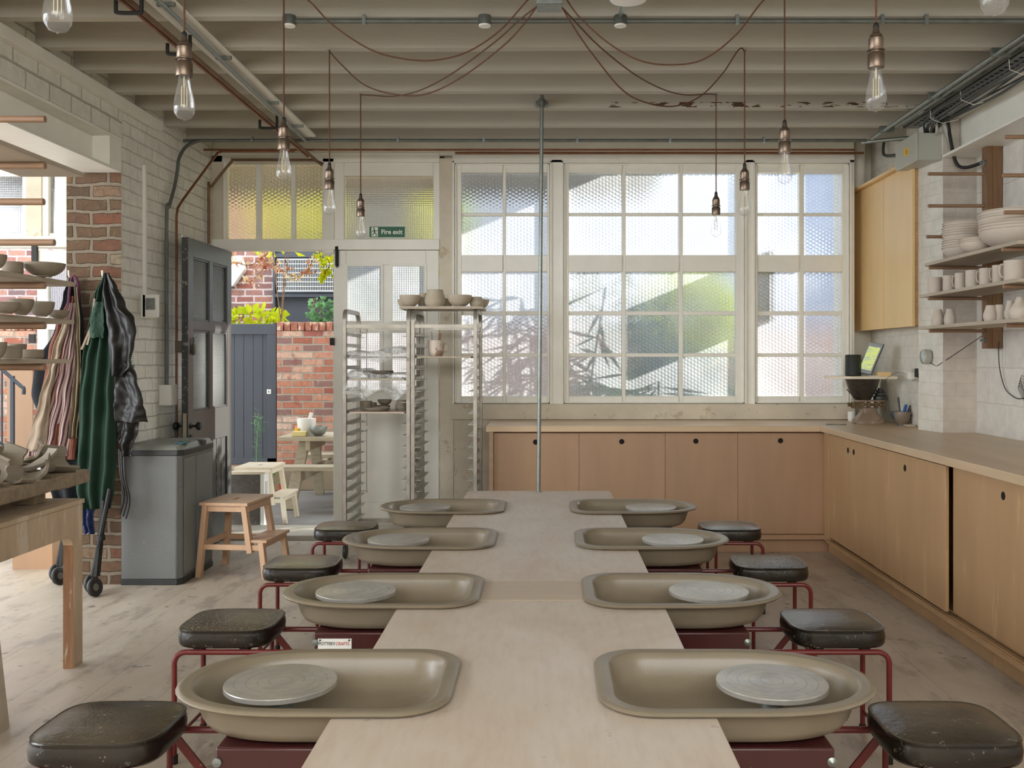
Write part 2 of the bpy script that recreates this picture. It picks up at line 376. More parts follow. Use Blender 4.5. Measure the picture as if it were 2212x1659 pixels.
def vinylmat(name, dust, crack):
    t = NT(name); v = t.coord()
    vo = t.n('ShaderNodeTexVoronoi', feature='DISTANCE_TO_EDGE'); vo.inputs['Scale'].default_value = 95; t.l(v, vo.inputs['Vector'])
    g = t.n('ShaderNodeNewGeometry'); sx = t.n('ShaderNodeSeparateXYZ'); t.l(g.outputs['Normal'], sx.inputs[0])
    up = t.math('POWER', t.math('MAXIMUM', sx.outputs[2], 0), 6)
    k = t.ramp(t.noise(v, 9, 5), [(.35, col('#17140f')), (.7, col('#29231b'))])
    k = t.mix(t.math('MULTIPLY', up, dust), k, t.ramp(t.noise(v, 5, 5), [(.3, col('#4a3f30')), (.7, col('#7d6f5b'))]))
    k = t.mix(t.ramp(t.noise(v, 38, 5, .7), [(.62, (0,0,0,1)), (.68, (.55,)*3+(1,))]), k, col('#9d9282'))
    if crack: k = t.mix(t.math('MULTIPLY', t.math('MULTIPLY', t.math('LESS_THAN', vo.outputs[0], .03), up), .4), k, col('#a89a86'))
    h = t.math('ADD', t.math('MULTIPLY', t.math('MULTIPLY', t.ramp(vo.outputs[0], [(0, (0,)*3+(1,)), (.12, (1,)*3+(1,))]), up), .5 if crack else .12), t.math('MULTIPLY', t.noise(v, 28, 5), 1.0))
    t.bsdf(k, .24, 0, t.bump(h, .55 if crack else .35, .004), .6); return t.m
m_vinyl = [vinylmat('dusty_black_vinyl', .35, False), vinylmat('cracked_black_vinyl', .4, True), vinylmat('very_dusty_vinyl', .75, False)]
m_red = M('oxblood_paint', '#6a2420', .35, var=.15, vs=14, bump=.05, bs=60, spots=[(70, .70, '#b79f90', .8)])
m_redbox = M('oxblood_panel', '#45201e', .3, var=.25, vs=5, bump=.04, bs=60, spots=[(50, .68, '#b79f90', .8), (4,.58,'#6b5650',.5)])
m_black = M('black_rubber', '#161513', .6, var=.1)
m_steel = M('galvanised_steel', '#8f9590', .38, .75, var=.15, vs=30, bump=.05, bs=90)
m_steel_rack = M('aluminium_rack', '#a8a196', .36, .6, var=.22, vs=14, bump=.08, bs=60)
m_rail = M('rack_rail_metal', '#d6d4cb', .45, .25, var=.12, vs=20)
m_cond = M('dark_conduit', '#6e726c', .45, .5, var=.2, vs=14)
m_copper = M('copper', '#8e6148', .4, .7, var=.25, vs=12)
m_copper_d = M('aged_copper', '#75573a', .5, .5, var=.25, vs=12)
m_brass = M('old_brass_fitting', '#7a6a5c', .34, .85, var=.15, vs=30)
m_cord = M('brown_fabric_flex', '#5a3822', .7, var=.15, vs=120)
m_bulb = clearmat('bulb_glass', (1,1,1,1), .1, .05, .03)
m_fil = M('filament', '#cfc3a4', .4, .3, var=0)
m_clay = M('leather_hard_clay', '#857a69', .7, var=.14, vs=7, bump=.2, bs=30, stretch=(.6,.6,5))
m_clay_l = M('dry_clay', '#bdb09b', .8, var=.08, vs=6, bump=.1, bs=40, stretch=(.6,.6,4))
m_bisque = M('bisque_ware', '#cdc0b1', .85, var=.05, vs=8, bump=.05, bs=60)
m_shelf = M('shelf_board', '#b9ab97', .65, var=.12, vs=6, stretch=(3,.5,3), bump=.1, bs=50)
m_dowel = M('oak_dowel', '#96755a', .5, var=.15, vs=8, stretch=(1,5,5))
m_post = M('stained_post', '#7d5c3d', .6, var=.25, vs=7, stretch=(6,6,.6), bump=.1, bs=30)
m_door = M('slate_door_paint', '#4b4d4d', .36, var=.07, vs=5, bump=.06, bs=40, spots=[(70, .76, '#b0aca0', .6)])
m_doore = M('worn_door_edge', '#3c3d3c', .5, var=.2, vs=8, spots=[(26, .56, '#8f8b80', .8)])
m_binb = M('speckled_grey_panel', '#6a6b69', .5, var=.08, vs=4, spots=[(110, .64, '#b9b4a8', .8), (14,.7,'#8c8a84',.5)])
m_binl = M('bin_side_grey', '#7e8584', .5, var=.12, vs=4, spots=[(40, .72, '#aeb0aa', .5)])
m_lid = M('bin_lid', '#85867f', .45, var=.08, vs=8)
m_dark = M('dark_plastic', '#2e2f2e', .45, var=.15, vs=12, spots=[(120,.7,'#8b877e',.6)])
m_beech = M('pale_beech', '#cfa988', .4, var=.1, vs=4, stretch=(5,5,1), bump=.04, bs=40)
m_pine = M('white_pine', '#e3d6bd', .45, var=.08, vs=4, stretch=(3,3,1))
m_oldwood = M('weathered_timber', '#8c7a62', .75, var=.28, vs=5, stretch=(1,5,5), bump=.5, bs=24, spots=[(8,.62,'#6a5a45',.6)])
m_oldtable = M('clay_washed_ply', '#c0a88b', .6, var=.18, vs=5, stretch=(3,3,.8), bump=.25, bs=26, spots=[(5,.56,'#d0c4b3',.6)])
m_tabedge = M('orange_worn_timber', '#8f6543', .55, var=.3, vs=6, stretch=(5,5,.7), bump=.2, bs=30, spots=[(10,.6,'#c9b79e',.6)])
m_white = M('white_plastic', '#e9e7df', .35, var=.02)
m_grey = M('grey_box_plastic', '#b5b4a8', .4, var=.04)
m_cable = M('grey_cable', '#4b4c4b', .5, var=.1)
m_yel = M('yellow_label', '#e8b81c', .5, var=.02)
m_green = M('sign_green', '#0c5a3c', .4, var=.03)
m_signw = M('sign_white', '#e6ead8', .45, var=0)
m_redp = M('sign_red', '#c23a34', .5, var=.02)
m_blue = M('sign_blue', '#1f5fa8', .5, var=.02)
m_hex = glassmat('hexagon_wired_glass', 'hex', .026, tl=.38, trans=(.56,.60,.645,1))
m_hexw = glassmat('glow_tinted_hexagon_glass', 'hex', .026, tl=.40, trans=(.92,.84,.58,1), tcol=(1.0,.93,.72,1))  # warm tint puts the glow of the yellow foliage into the glass
m_gridwarm = glassmat('glow_tinted_reeded_glass', 'grid', .0175, tl=.40, trans=(.92,.86,.68,1), tcol=(1.0,.94,.80,1))  # the same foliage glow put into the reeded transom glass colour
m_gridg = glassmat('square_reeded_glass', 'grid', .0175, tl=.38, trans=(.56,.60,.645,1))
# ------------------------------------------------------------------ ROOM SHELL
YB = 7.65; PX = F/YB
def bx(x): return (x-CX)/PX
def bz(y): return H-(y-CY)/PX
XL, XR = -2.64, 2.79
XLL = -7.0
MB().box(XLL, 3.2, -3, YB+.1, -.08, 0).build('floor', m_floor, kind='structure')
MB().box(XLL, 3.2, -3.1, -3.0, 0, 3.2).build('wall_front', m_paint, kind='structure')
MB().box(XLL, 3.4, -3, YB+.45, 3.2, 3.26).build('ceiling', m_ceil, kind='structure')
jy = [.2+.42*i for i in range(0)]
JY = [1.1, 1.55, 2.0, 2.42, 2.84, 3.26, 3.69, 4.12, 4.55, 5.00, 5.40, 5.83, 6.22, 6.69, 7.10]
for i, y in enumerate(JY):
    mb = MB()
    n = 24
    rings = []
    for k in range(n+1):
        x = -2.66+(5.6)*k/n; dz = .006*noise.noise(Vector((x*.8, y*3, 0))); dy = .006*noise.noise(Vector((x*.9, y*3, 5)))
        rings.append([Vector((x, y+dy, 3.0+dz)), Vector((x, y+.062+dy, 3.0+dz)), Vector((x, y+.062, 3.2)), Vector((x, y, 3.2))])
    mb.loft(rings)
    mb.build('trim_%d' % (i+1), m_joist_flaked if abs(y-6.22) < .01 else m_joist, kind='structure', ang=30)
# left wall with bare brick end
mb = MB()
x0, x1, y0, y1 = -2.98, XL, 6.02, YB
mb.add([(x0,y0,0),(x1,y0,0),(x1,y0,2.55),(x0,y0,2.55)], [(0,1,2,3)], 1)
mb.add([(x1,y0,0),(x1,y1,0),(x1,y1,3.2),(x1,y0,3.2)], [(0,1,2,3)], 0)
mb.add([(x0,y0,0),(x0,y1,0),(x0,y1,3.2),(x0,y0,3.2)], [(3,2,1,0)], 0)
mb.add([(x0,y0,2.55),(x1,y0,2.55),(x1,y0,3.2),(x0,y0,3.2)], [(0,1,2,3)], 0)
mb.add([(x0,y1,0),(x1,y1,0),(x1,y1,3.2),(x0,y1,3.2)], [(3,2,1,0)], 0)
mb.build('wall_left', [m_lbrick, m_pier], kind='structure')
# steel beam and brickwork over the left opening
mb = MB(); mb.box(-2.98, XL, -3, 6.02, 2.55, 2.566); mb.box(-2.98, XL, -3, 6.02, 2.745, 2.762); mb.box(-2.76, -2.745, -3, 6.02, 2.566, 2.745)
mb.box(-2.745, XL, 5.86, 6.02, 2.566, 2.745)
mb.build('trim_20', m_wpaint, kind='structure', bevel=.002)
MB().box(-2.95, XL+.005, -3, 6.02, 2.762, 3.2).build('wall_left_upper', m_lbrick_b, kind='structure')
MB().box(XL+.0052, XL+.05, -3, 6.55, 2.93, 2.995).build('trim_21', m_wpaint, kind='structure', bevel=.004)
# right side
MB().box(XR, XR+.25, -3, 6.32, 0, 3.2).build('wall_right', m_rblock, kind='structure')
mb = MB(); T = []
x0, x1, y0, y1 = 2.57, 3.04, 6.32, 6.62
mb.add([(x0,y0,0),(x1,y0,0),(x1,y0,3.2),(x0,y0,3.2)], [(0,1,2,3)], 1)
n = 40
def pf(u, v):
    z = v*3.2; dx = .010*noise.noise(Vector((u*3, z*9, 2)))+.006*noise.noise(Vector((u*9, z*26, 2)))
    return Vector((x0-.045*(1-u)+dx*(1 if u > 0 else .3), y1-u*(y1-y0), z))
mb.grid(6, 90, pf, 0)
mb.add([(x1,y0,0),(x1,y1,0),(x1,y1,3.2),(x1,y0,3.2)], [(0,1,2,3)], 0)
mb.build('wall_right_pier', [m_rbrick, m_rbrickx], kind='structure', ang=60)
MB().box(2.62, 2.9, 6.621, 7.9, 0, 3.2).build('wall_right_alcove', m_rbrick, kind='structure')
MB().box(bx(1842), 2.9, 7.88, 7.90, 0, 3.2).box(bx(1842), bx(1842)+.02, YB+.12, 7.88, 0, 3.2).build('wall_back_alcove', m_paint, kind='structure')
mb = MB(); mb.box(2.56, 2.79, -3, 6.31, 2.70, 2.718); mb.box(2.56, 2.79, -3, 6.31, 2.955, 2.975); mb.box(2.68, 2.70, -3, 6.31, 2.718, 2.955)
mb.build('trim_22', m_wpaint, kind='structure', bevel=.002)
# ------------------------------------------------------------------ BACK WALL (timber front)
WT = .10
def wbox(mb, x0, x1, y0, y1, f0=0, f1=WT, mi=0): return mb.box(bx(x0), bx(x1), YB+f0, YB+f1, bz(y1), bz(y0), mi)
mb = MB()
wbox(mb, 458, 1845, 296, 336, 0, .14); mb.build('wall_back', m_paint, kind='structure', bevel=.003)
MB().box(XLL, bx(458), YB, YB+.12, bz(372), 3.2).box(XLL, bx(-420), YB, YB+.12, 0, 3.2).build('wall_back_left', m_paint, kind='structure')
mb = MB()
for a, b in ((470, 545), (575, 640), (720, 795), (860, 960), (1010, 1190)):
    wbox(mb, a, b, 338.5, 342.5, -.004, .001)
mb.build('trim_23', m_hole, kind='structure')
k = 30
def post(a, b, y0=336, y1=1160, m=m_paint, f0=-.012, f1=.12):
    global k; k += 1
    return wbox(MB(), a, b, y0, y1, f0, f1).build('trim_%d' % k, m, kind='structure', bevel=.004)
post(458, 482, 336, 1165, m_paint_old)
post(697, 722, 342, 548, m_paint)
post(950, 980, 342, 1165, m_paint_old)
post(458, 950, 330, 351, m_wpaint)
post(458, 950, 517, 540, m_wpaint, -.02)
post(1190, 1215, 345, 880, m_wpaint); post(1610, 1628, 345, 880, m_wpaint); post(1834, 1845, 345, 900, m_wpaint)
post(978, 1845, 334, 352, m_wpaint)
post(975, 1845, 872, 906, m_paint_old, -.03)
MB().box(bx(980), bx(1845), YB, YB+.12, 0, bz(904)).build('wall_back_lower', m_paint_old, kind='structure')
# transom windows
def window(n, outer, panes, glass, depth=.07, fw=0, mat=m_wpaint, gy=.045, bars=True):
    """timber frame as a slab with holes, one frame ring plus glazing bars, one glass sheet per opening"""
    x0, x1, y0, y1 = outer
    root = thing('window_%d' % n, None, None, (bx((x0+x1)/2), YB, bz(y1)))
    root['kind'] = 'structure'
    xs = sorted(set([x0, x1]+[p for a in panes[0] for p in a])); ys = sorted(set([y0, y1]+[p for a in panes[1] for p in a]))
    mb = MB()
    # frame: vertical strips between panes columns full height, horizontals between
    vx = [x0]+[v for a in panes[0] for v in a]+[x1]
    vy = [y0]+[v for a in panes[1] for v in a]+[y1]
    for i in range(0, len(vx), 2):
        inner = 0 < i < len(vx)-2
        wbox(mb, vx[i], vx[i+1], y0, y1, .012 if inner else 0, depth-.02 if inner else depth)
    for j in range(0, len(vy), 2):
        big = (vy[j+1]-vy[j]) > 14
        for i in range(0, len(vx)-2, 2):
            wbox(mb, vx[i+1], vx[i+2], vy[j], vy[j+1], .0 if big else .016, depth if big else depth-.024)
    fr = mb.build('window_frame', mat, root, bevel=.004)
    g = MB()
    g.add([(bx(vx[1])-.004, YB+gy, bz(vy[1])+.004), (bx(vx[-2])+.004, YB+gy, bz(vy[1])+.004), (bx(vx[-2])+.004, YB+gy, bz(vy[-2])-.004), (bx(vx[1])-.004, YB+gy, bz(vy[-2])-.004)], [(0,1,2,3)])
    g.build('glass', glass, root)
    return root
rows = [(373,459),(466,551),(587,672),(681,763),(771,856)]
window(1, (482,697,351,517), [[(488,552),(563,628),(637,696)], [(354,516)]], m_hexw)
window(2, (722,950,351,530), [[(743,936)], [(380,520)]], m_gridwarm)
window(3, (980,1190,352,872), [[(997,1086),(1093,1182)], rows], m_hex)
window(4, (1215,1610,352,872), [[(1229,1344),(1352,1467),(1476,1590)], rows], m_hex)
window(5, (1628,1834,352,872), [[(1637,1727),(1738,1820)], rows], m_hex)
# raised mouldings round the big windows
for i, (a, b) in enumerate(((978,1192),(1213,1612),(1626,1838))):
    mb = MB()
    for q, w_ in ((0, 4), (5, 3)):
        wbox(mb, a+q, a+q+w_, 349+q, 876-q, -.026+q*.002, 0); wbox(mb, b-q-w_, b-q, 349+q, 876-q, -.026+q*.002, 0)
        wbox(mb, a+q, b-q, 349+q, 349+q+w_, -.026+q*.002, 0); wbox(mb, a+q, b-q, 876-q-w_, 876-q, -.026+q*.002, 0)
    mb.build('trim_%d' % (60+i), m_wpaint, kind='structure', bevel=.002)
# fire exit sign on transom glass
t = thing('fire_exit_sign', 'green fire exit sign with running man stuck on the glass over the white door', 'sign', (bx(835), YB+.03, bz(513)))
s = wbox(MB(), 795, 875, 487, 513, .030, .040).build('sign_plate', m_signw, t)
wbox(MB(), 796.5, 873.5, 488.5, 511.5, .0275, .0305).build('green_face', m_green, t)
sy = YB+.0265
wbox(MB(), 801, 815, 490, 510, .0262, .0275).build('door_pictogram', m_signw, t)
mb = MB()
def sp(x, y): return Vector((bx(x), sy-.001, bz(y)))
mb.lathe([(0,-.001),(.0065,0),(0,.001)], sp(806.5, 492.5), 12, Matrix.Rotation(R(90), 3, 'X'))
for a, b, w_ in (((807,495),(808,502),.012),((808,502),(812,504.5),.006),((812,504.5),(811,508.5),.006),((808,502),(805,505),.006),((805,505),(802,507.5),.006),((807,496),(811.5,498.5),.005),((811.5,498.5),(814,496.5),.005),((807,496),(803.5,497.5),.005),((803.5,497.5),(802.5,501),.005)):
    mb.bar(sp(*a), sp(*b), .001, w_, up=(0,0,1)) if abs(a[0]-b[0]) > abs(a[1]-b[1]) else mb.bar(sp(*a), sp(*b), w_, .001, up=(0,1,0))
mb.build('running_figure', m_green, t)
text_mesh('lettering', 'Fire exit', .050, m_signw, t, (bx(822), sy-.0005, bz(504.5)), sx=1.0, bold=.0012)
# ------------------------------------------------------------------ DOORS
# closed white door leaf
t = thing('door_1', None, None, (bx(834), YB, bz(1152))); t['kind'] = 'structure'
mb = MB()
xs = [720, 748, 826, 845, 920, 948]; ysd = [541, 572, 696, 716, 845, 892, 1085, 1150]
wbox(mb, 720, 748, 541, 1150, 0, .045); wbox(mb, 920, 948, 541, 1150, 0, .045); wbox(mb, 826, 845, 572, 845, .003, .042)
for a, b in ((541,572),(696,716),(845,892),(1085,1150)): wbox(mb, 748, 920, a, b, .001, .044)
wbox(mb, 748, 920, 892, 1085, .018, .03)
mb.build('door_leaf', m_wpaint, t, bevel=.004)
mb = MB()
for a, b in ((748,826),(845,920)):
    for c, d in ((572,696),(716,845)):
        for w_, f_ in ((3, -.006),):
            wbox(mb, a-2, a+3, c-2, d+2, f_, .0); wbox(mb, b-3, b+2, c-2, d+2, f_, 0); wbox(mb, a+3, b-3, c-2, c+3, f_, 0); wbox(mb, a+3, b-3, d-3, d+2, f_, 0)
mb.build('bead_moulding', m_wpaint, t, bevel=.0015)
g = MB()
for a, b in ((748,826),(845,920)):
    for c, d in ((572,696),(716,845)):
        g.add([(bx(a), YB+.025, bz(c)), (bx(b), YB+.025, bz(c)), (bx(b), YB+.025, bz(d)), (bx(a), YB+.025, bz(d))], [(0,1,2,3)])
g.build('glass', m_gridg, t)
mb = MB(); wbox(mb, 725, 732, 533, 575, -.02, 0); mb.tube([P(728,532,YB-.02), P(728,578,YB-.02)], .006); mb.lathe([(0,-.012),(.012,0),(0,.012)], P(728,570,YB-.03), 10)
mb.build('bolt', m_black, t)
wbox(MB(), 714, 723, 730, 746, -.03, 0).build('latch_box', m_black, t, bevel=.002)
mb = MB(); mb.lathe([(.004,0),(.012,.012),(.014,.02),(.006,.04),(.014,.05),(.008,.06)], P(736,1142,YB-.025), 10); wbox(mb, 731, 741, 1130, 1143, -.02, 0)
mb.build('floor_bolt', m_black, t)
# open grey leaf, hinged at the left jamb and folded back along the left wall
DX = -2.50; DY0, DY1 = 6.70, 7.62
t = thing('door_2', None, None, (DX, DY1, 0.02)); t['kind'] = 'structure'
def dl(u0, u1, z0, z1, t0=-.022, t1=.022, mb=None, mi=0): return mb.box(DX+t0, DX+t1, DY0+u0, DY0+u1, z0, z1, mi)
Wd = DY1-DY0; zb, zt = .03, 2.235
zz = dict(t=2.13, m1=1.625, m2=1.575, b=1.01, p=.80)
mb = MB()
dl(0, .10, zb, zt, mb=mb); dl(Wd-.10, Wd, zb, zt, mb=mb); dl(.10, Wd-.10, 2.11, zt, mb=mb)
dl(.10, Wd-.10, 1.60, 1.665, mb=mb); dl(.10, Wd-.10, .80, 1.03, mb=mb); dl(.10, Wd-.10, zb, .25, mb=mb)
dl(Wd/2-.035, Wd/2+.035, 1.03, 1.60, mb=mb); dl(Wd/2-.035, Wd/2+.035, 1.665, 2.11, mb=mb); dl(.10, Wd-.10, .25, .80, -.008, .008, mb=mb)
for i in range(1, 7): dl(.10+(Wd-.2)*i/7-.003, .10+(Wd-.2)*i/7+.003, .25, .80, .008, .011, mb=mb, mi=1)
mb.box(DX-.0225, DX+.0225, DY0-.001, DY0+.0005, zb, zt, 1)
mb.build('door_leaf', [m_door, m_doore], t, bevel=.004)
mb = MB()
for a, b in ((.10, Wd/2-.035), (Wd/2+.035, Wd-.10)):
    for c, d in ((1.03, 1.60), (1.665, 2.11)):
        dl(a, a+.014, c, d, .008, .018, mb); dl(b-.014, b, c, d, .008, .018, mb); dl(a+.014, b-.014, c, c+.014, .008, .018, mb); dl(a+.014, b-.014, d-.014, d, .008, .018, mb)
mb.build('bead_moulding', m_door, t, bevel=.003)
g = MB()
for a, b in ((.10, Wd/2-.035), (Wd/2+.035, Wd-.10)):
    for c, d in ((1.03, 1.60), (1.665, 2.11)):
        g.add([(DX, DY0+a, c), (DX, DY0+b, c), (DX, DY0+b, d), (DX, DY0+a, d)], [(0,1,2,3)])
g.build('glass', glassmat('door_glass', 'grid', .012, tl=.7), t)
mb = MB()
for s in (-1, 1):
    T = Matrix.Rotation(R(90*s), 3, 'Y')
    mb.lathe([(.022,0),(.022,.004),(.009,.008),(.009,.035),(.026,.045),(.030,.06),(.024,.072),(0,.076)], (DX+s*.022, DY0+.05, .93), 16, T)
mb.build('door_knob', m_black, t)
MB().box(DX-.012, DX+.012, DY0-.004, DY0+.001, .80, 1.02).build('lock_plate', M('lock_plate','#b8ab90',.4,.3), t)
mb = MB(); mb.box(DX+.022, DX+.030, DY0+.03, DY0+.06, .82, .87); mb.build('keyhole_cover', m_black, t, bevel=.003)
mb = MB(); mb.box(DX-.075, DX-.022, DY0+.01, DY0+.08, 1.44, 1.52); mb.build('rim_latch', M('latch_metal','#6a5f50',.5,.5), t, bevel=.005)
mb = MB(); mb.lathe([(0,0),(.012,.004),(.022,.02),(.018,.07),(.01,.1),(.012,.12),(0,.13)], (DX+.035, DY0+.07, 1.42), 10, sx=.5)
mb.build('hook_catch', M('catch_metal','#4d4840',.4,.6), t)
mb = MB()
for i in range(14): mb.lathe([(0,0),(.012,0),(.006,.018),(0,.02)], (DX-.03, DY0+.06*i+.03, zt), 8)
mb.build('draught_strip', m_paint, t)
# threshold step
MB().box(bx(497)-.12, bx(722), YB-.17, YB+.32, -.02, .035).build('door_step', M('worn_stone', '#b9b2a4', .6, var=.12, vs=6, bump=.2), bevel=.008, label='pale stone doorstep under the open double doors', cat='step')
MB().box(bx(722), bx(950), YB-.12, YB+.3, -.02, .028).build('trim_70', m_paint_old, kind='structure')

# ------------------------------------------------------------------ LONG TABLE
TX = -.055
WY = [2.515, 3.5, 4.5, 5.47]
ZT = .56
tb = thing('long_table', 'long low plywood table dusted with clay running between two rows of potter\'s wheels', 'table', (TX, 3.6, 0))
def notch(sgn):
    pts = [(sgn*.451, -.2)]
    for y in WY:
        hw = .213; xi = .215; r_ = .10
        a = [(.451, y-hw)]+[(xi+r_-r_*math.sin(R(t)), y-hw+r_-r_*math.cos(R(t))) for t in range(0, 91, 18)]
        b = [(xi+r_-r_*math.cos(R(t)), y+hw-r_+r_*math.sin(R(t))) for t in range(0, 91, 18)]+[(.451, y+hw)]
        pts += [(sgn*p, q) for p, q in a+b]
    pts += [(sgn*.451, 6.10), (sgn*.445, 6.145), (sgn*.42, 6.165)]
    return pts
right = notch(1); left = notch(-1)
poly = right+left[::-1]
def cut(y0, y1):
    """slice of the outline between y0 and y1 (both away from the notches)"""
    r_ = [p for p in right if y0 <= p[1] <= y1]; l_ = [p for p in left if y0 <= p[1] <= y1]
    if y0 > -.2: r_ = [(.451, y0)]+r_; l_ = [(-.451, y0)]+l_
    if y1 < 6.2: r_ = r_+[(.451, y1)]; l_ = l_+[(-.451, y1)]
    return r_+l_[::-1]
fn = lambda u, q, d: Vector((TX+u, q, ZT-.02+d))
MB().prism(cut(-.2, 6.2), fn, .02).build('tabletop', m_table, tb, bevel=.0015)
mbj = MB(); mbj.box(TX-.205, TX+.205, 3.37, 3.655, ZT+.0003, ZT+.0022); mbj.build('joint_board', m_table_strip, tb)
for sx in (-.15, .15):
    for y in (.4, 2.0, 3.0, 4.0, 5.0, 6.0): MB().box(TX+sx-.03, TX+sx+.03, y-.03, y+.03, 0, ZT-.02).build('leg', m_oldtable, tb)
# ------------------------------------------------------------------ POTTER'S WHEELS
def outline(d, n=9):
    """basin outline inset by d: round at +x, rounded square at -x"""
    pts = []
    hw = .257-d; xr = .256-d; xi = -.454+d; rc = max(.13-d*.7, .03)
    for i in range(25):                       # outer end, a soft oval
        a = R(-90+180*i/24); c_, s_ = math.cos(a), math.sin(a)
        pts.append((-.07+(xr+.07)*abs(c_)**.93*(1 if c_ >= 0 else -1), hw*abs(s_)**.93*(1 if s_ >= 0 else -1)))
    for i in range(n+1):
        a = R(90+90*i/n); pts.append((xi+rc+rc*math.cos(a), hw-rc+rc*math.sin(a)))
    for i in range(n+1):
        a = R(180+90*i/n); pts.append((xi+rc+rc*math.cos(a), -hw+rc+rc*math.sin(a)))
    return pts
def ring(d, z): return [Vector((x, y, z)) for x, y in outline(d)]
def seat_ring(k, z, hx=.165, hy=.154, n=4.2, N=40):
    o = []
    for i in range(N):
        a = 2*math.pi*i/N; c_, s_ = math.cos(a), math.sin(a)
        o.append(Vector((.44+(hx-k)*math.copysign(abs(c_)**(2/n), c_), (hy-k)*math.copysign(abs(s_)**(2/n), s_), z)))
    return o
def make_wheel(vin):
    t = thing('potters_wheel', 'x', "potter's wheel", (0,0,0), group="potter's wheels along the table")
    mb = MB()
    mb.loft([ring(.012, .5615), ring(.003, .563), ring(0, .568), ring(.004, .573), ring(.016, .575), ring(.025, .5715), ring(.034, .5745), ring(.042, .570), ring(.049, .552), ring(.060, .52), ring(.085, .492), ring(.12, .483)], capa=False, capb=True)
    mb.loft([ring(.012, .5615), ring(.036, .5612), ring(.046, .550), ring(.062, .50), ring(.078, .478), ring(.105, .467)], capa=False, capb=True)
    mb.f = [f for f in mb.f]
    mb.build('basin', m_basin, t, ang=60)
    MB().lathe([(.0,.470),(.005,.471),(.005,.4845),(.0,.4845)], (-.385, -.12, .0), 10).build('drain_plug', m_hole, t)
    d = MB(); d.lathe([(0,.550),(.10,.550),(.141,.5515),(.143,.553),(.143,.5635),(.1418,.5655),(.139,.566),(0,.566)], (0,0,0), 56)
    d.build('wheel_head', m_disc, t, ang=25)
    MB().lathe([(.0,.48),(.03,.48),(.03,.5505),(0,.5505)], seg=16).build('shaft', m_steel, t)
    mb = MB(); mb.box(-.285, .110, -.18, .18, .10, .464); mb.build('motor_housing', m_redbox, t, bevel=.006)
    for x_ in (-.16, .085):
        for s_ in (-1, 1): MB().lathe([(0,-.006),(.011,-.004),(.012,0),(.005,.004),(0,.006)], (x_+(.018 if x_ > 0 else 0), s_*.182, .44 if x_ < 0 else .43), 10, Matrix.Rotation(R(90), 3, 'X')).build('screw', m_steel, t)
    for x_ in (-.26, .085):
        for s_ in (-1, 1): MB().box(x_-.02, x_+.02, s_*.16-.02, s_*.16+.02, 0, .10).build('foot', m_black, t)
    # seat
    rg = [seat_ring(.016, .397), seat_ring(.004, .400), seat_ring(-.001, .408), seat_ring(-.003, .430), seat_ring(.0, .448), seat_ring(.001, .454), seat_ring(-.001, .457), seat_ring(.0015, .4605), seat_ring(.006, .459), seat_ring(.012, .4605), seat_ring(.035, .465), seat_ring(.075, .4695), seat_ring(.115, .471), seat_ring(.15, .4705)]
    MB().loft(rg).build('seat', m_vinyl[vin], t, ang=50)
    for s_ in (-1, 1):
        y = s_*.142
        MB().tube([(.60,y,.0),(.60,y,.345)]+[(.60-.04+.04*math.cos(R(a)), y, .345+.04*math.sin(R(a))) for a in range(0, 91, 15)]+[(.10,y,.385)], .0095, 10).build('seat_frame', m_red, t)
        MB().tube([(.343,y,.0),(.343,y,.38)], .0085, 8).build('leg', m_red, t)
        MB().lathe([(0,0),(.013,0),(.013,.03),(0,.03)], (.60, y, -.0), 10).build('foot_cap', m_black, t)
        MB().lathe([(0,0),(.012,0),(.012,.03),(0,.03)], (.343, y, -.0), 10).build('foot_cap', m_black, t)
        MB().bar((.335,y,.375), (.13,y,.12), .008, .022).build('brace', m_red, t)
    MB().tube([(.60,-.142,.08),(.60,.142,.08)], .006, 8).build('stretcher', m_red, t)
    mb = MB()
    for x_ in (.36, .52): mb.box(x_-.015, x_+.015, -.142, .142, .386, .397)
    mb.build('seat_bracket', m_black, t)
    return t
protos = [make_wheel(0), make_wheel(1), make_wheel(2)]
used = set()
wl = {(-1,0): (0, 'nearest wheel on the left of the table, smooth black seat with shiny dusty top'),
      (-1,1): (1, 'second nearest wheel left of the table, cracked glossy brown-black seat and name plate'),
      (-1,2): (2, 'third nearest wheel on the left side, dust-covered flat black seat, beyond the name plate one'),
      (-1,3): (2, 'farthest wheel on the left side of the table, seat near the metal tray racks'),
      (1,0): (0, 'nearest wheel on the right of the table, big black seat in the bottom right corner'),
      (1,1): (0, 'second nearest wheel on the right side, shiny black seat reflecting the windows'),
      (1,2): (1, 'third nearest wheel on the right, wrinkled black seat with bright green-white shine'),
      (1,3): (2, 'farthest wheel on the right side, green-tinted seat close to the back cupboards')}
WH = {}
for (sd, r_), (pi, lab) in wl.items():
    loc = (TX+sd*.635, WY[r_], 0); rz = 0 if sd > 0 else math.pi
    if pi not in used:
        o = protos[pi]; used.add(pi); o.location = loc; o.rotation_euler = (0,0,rz); o['label'] = lab
    else: o = dup(protos[pi], loc, lab, rz)
    WH[(sd, r_)] = o
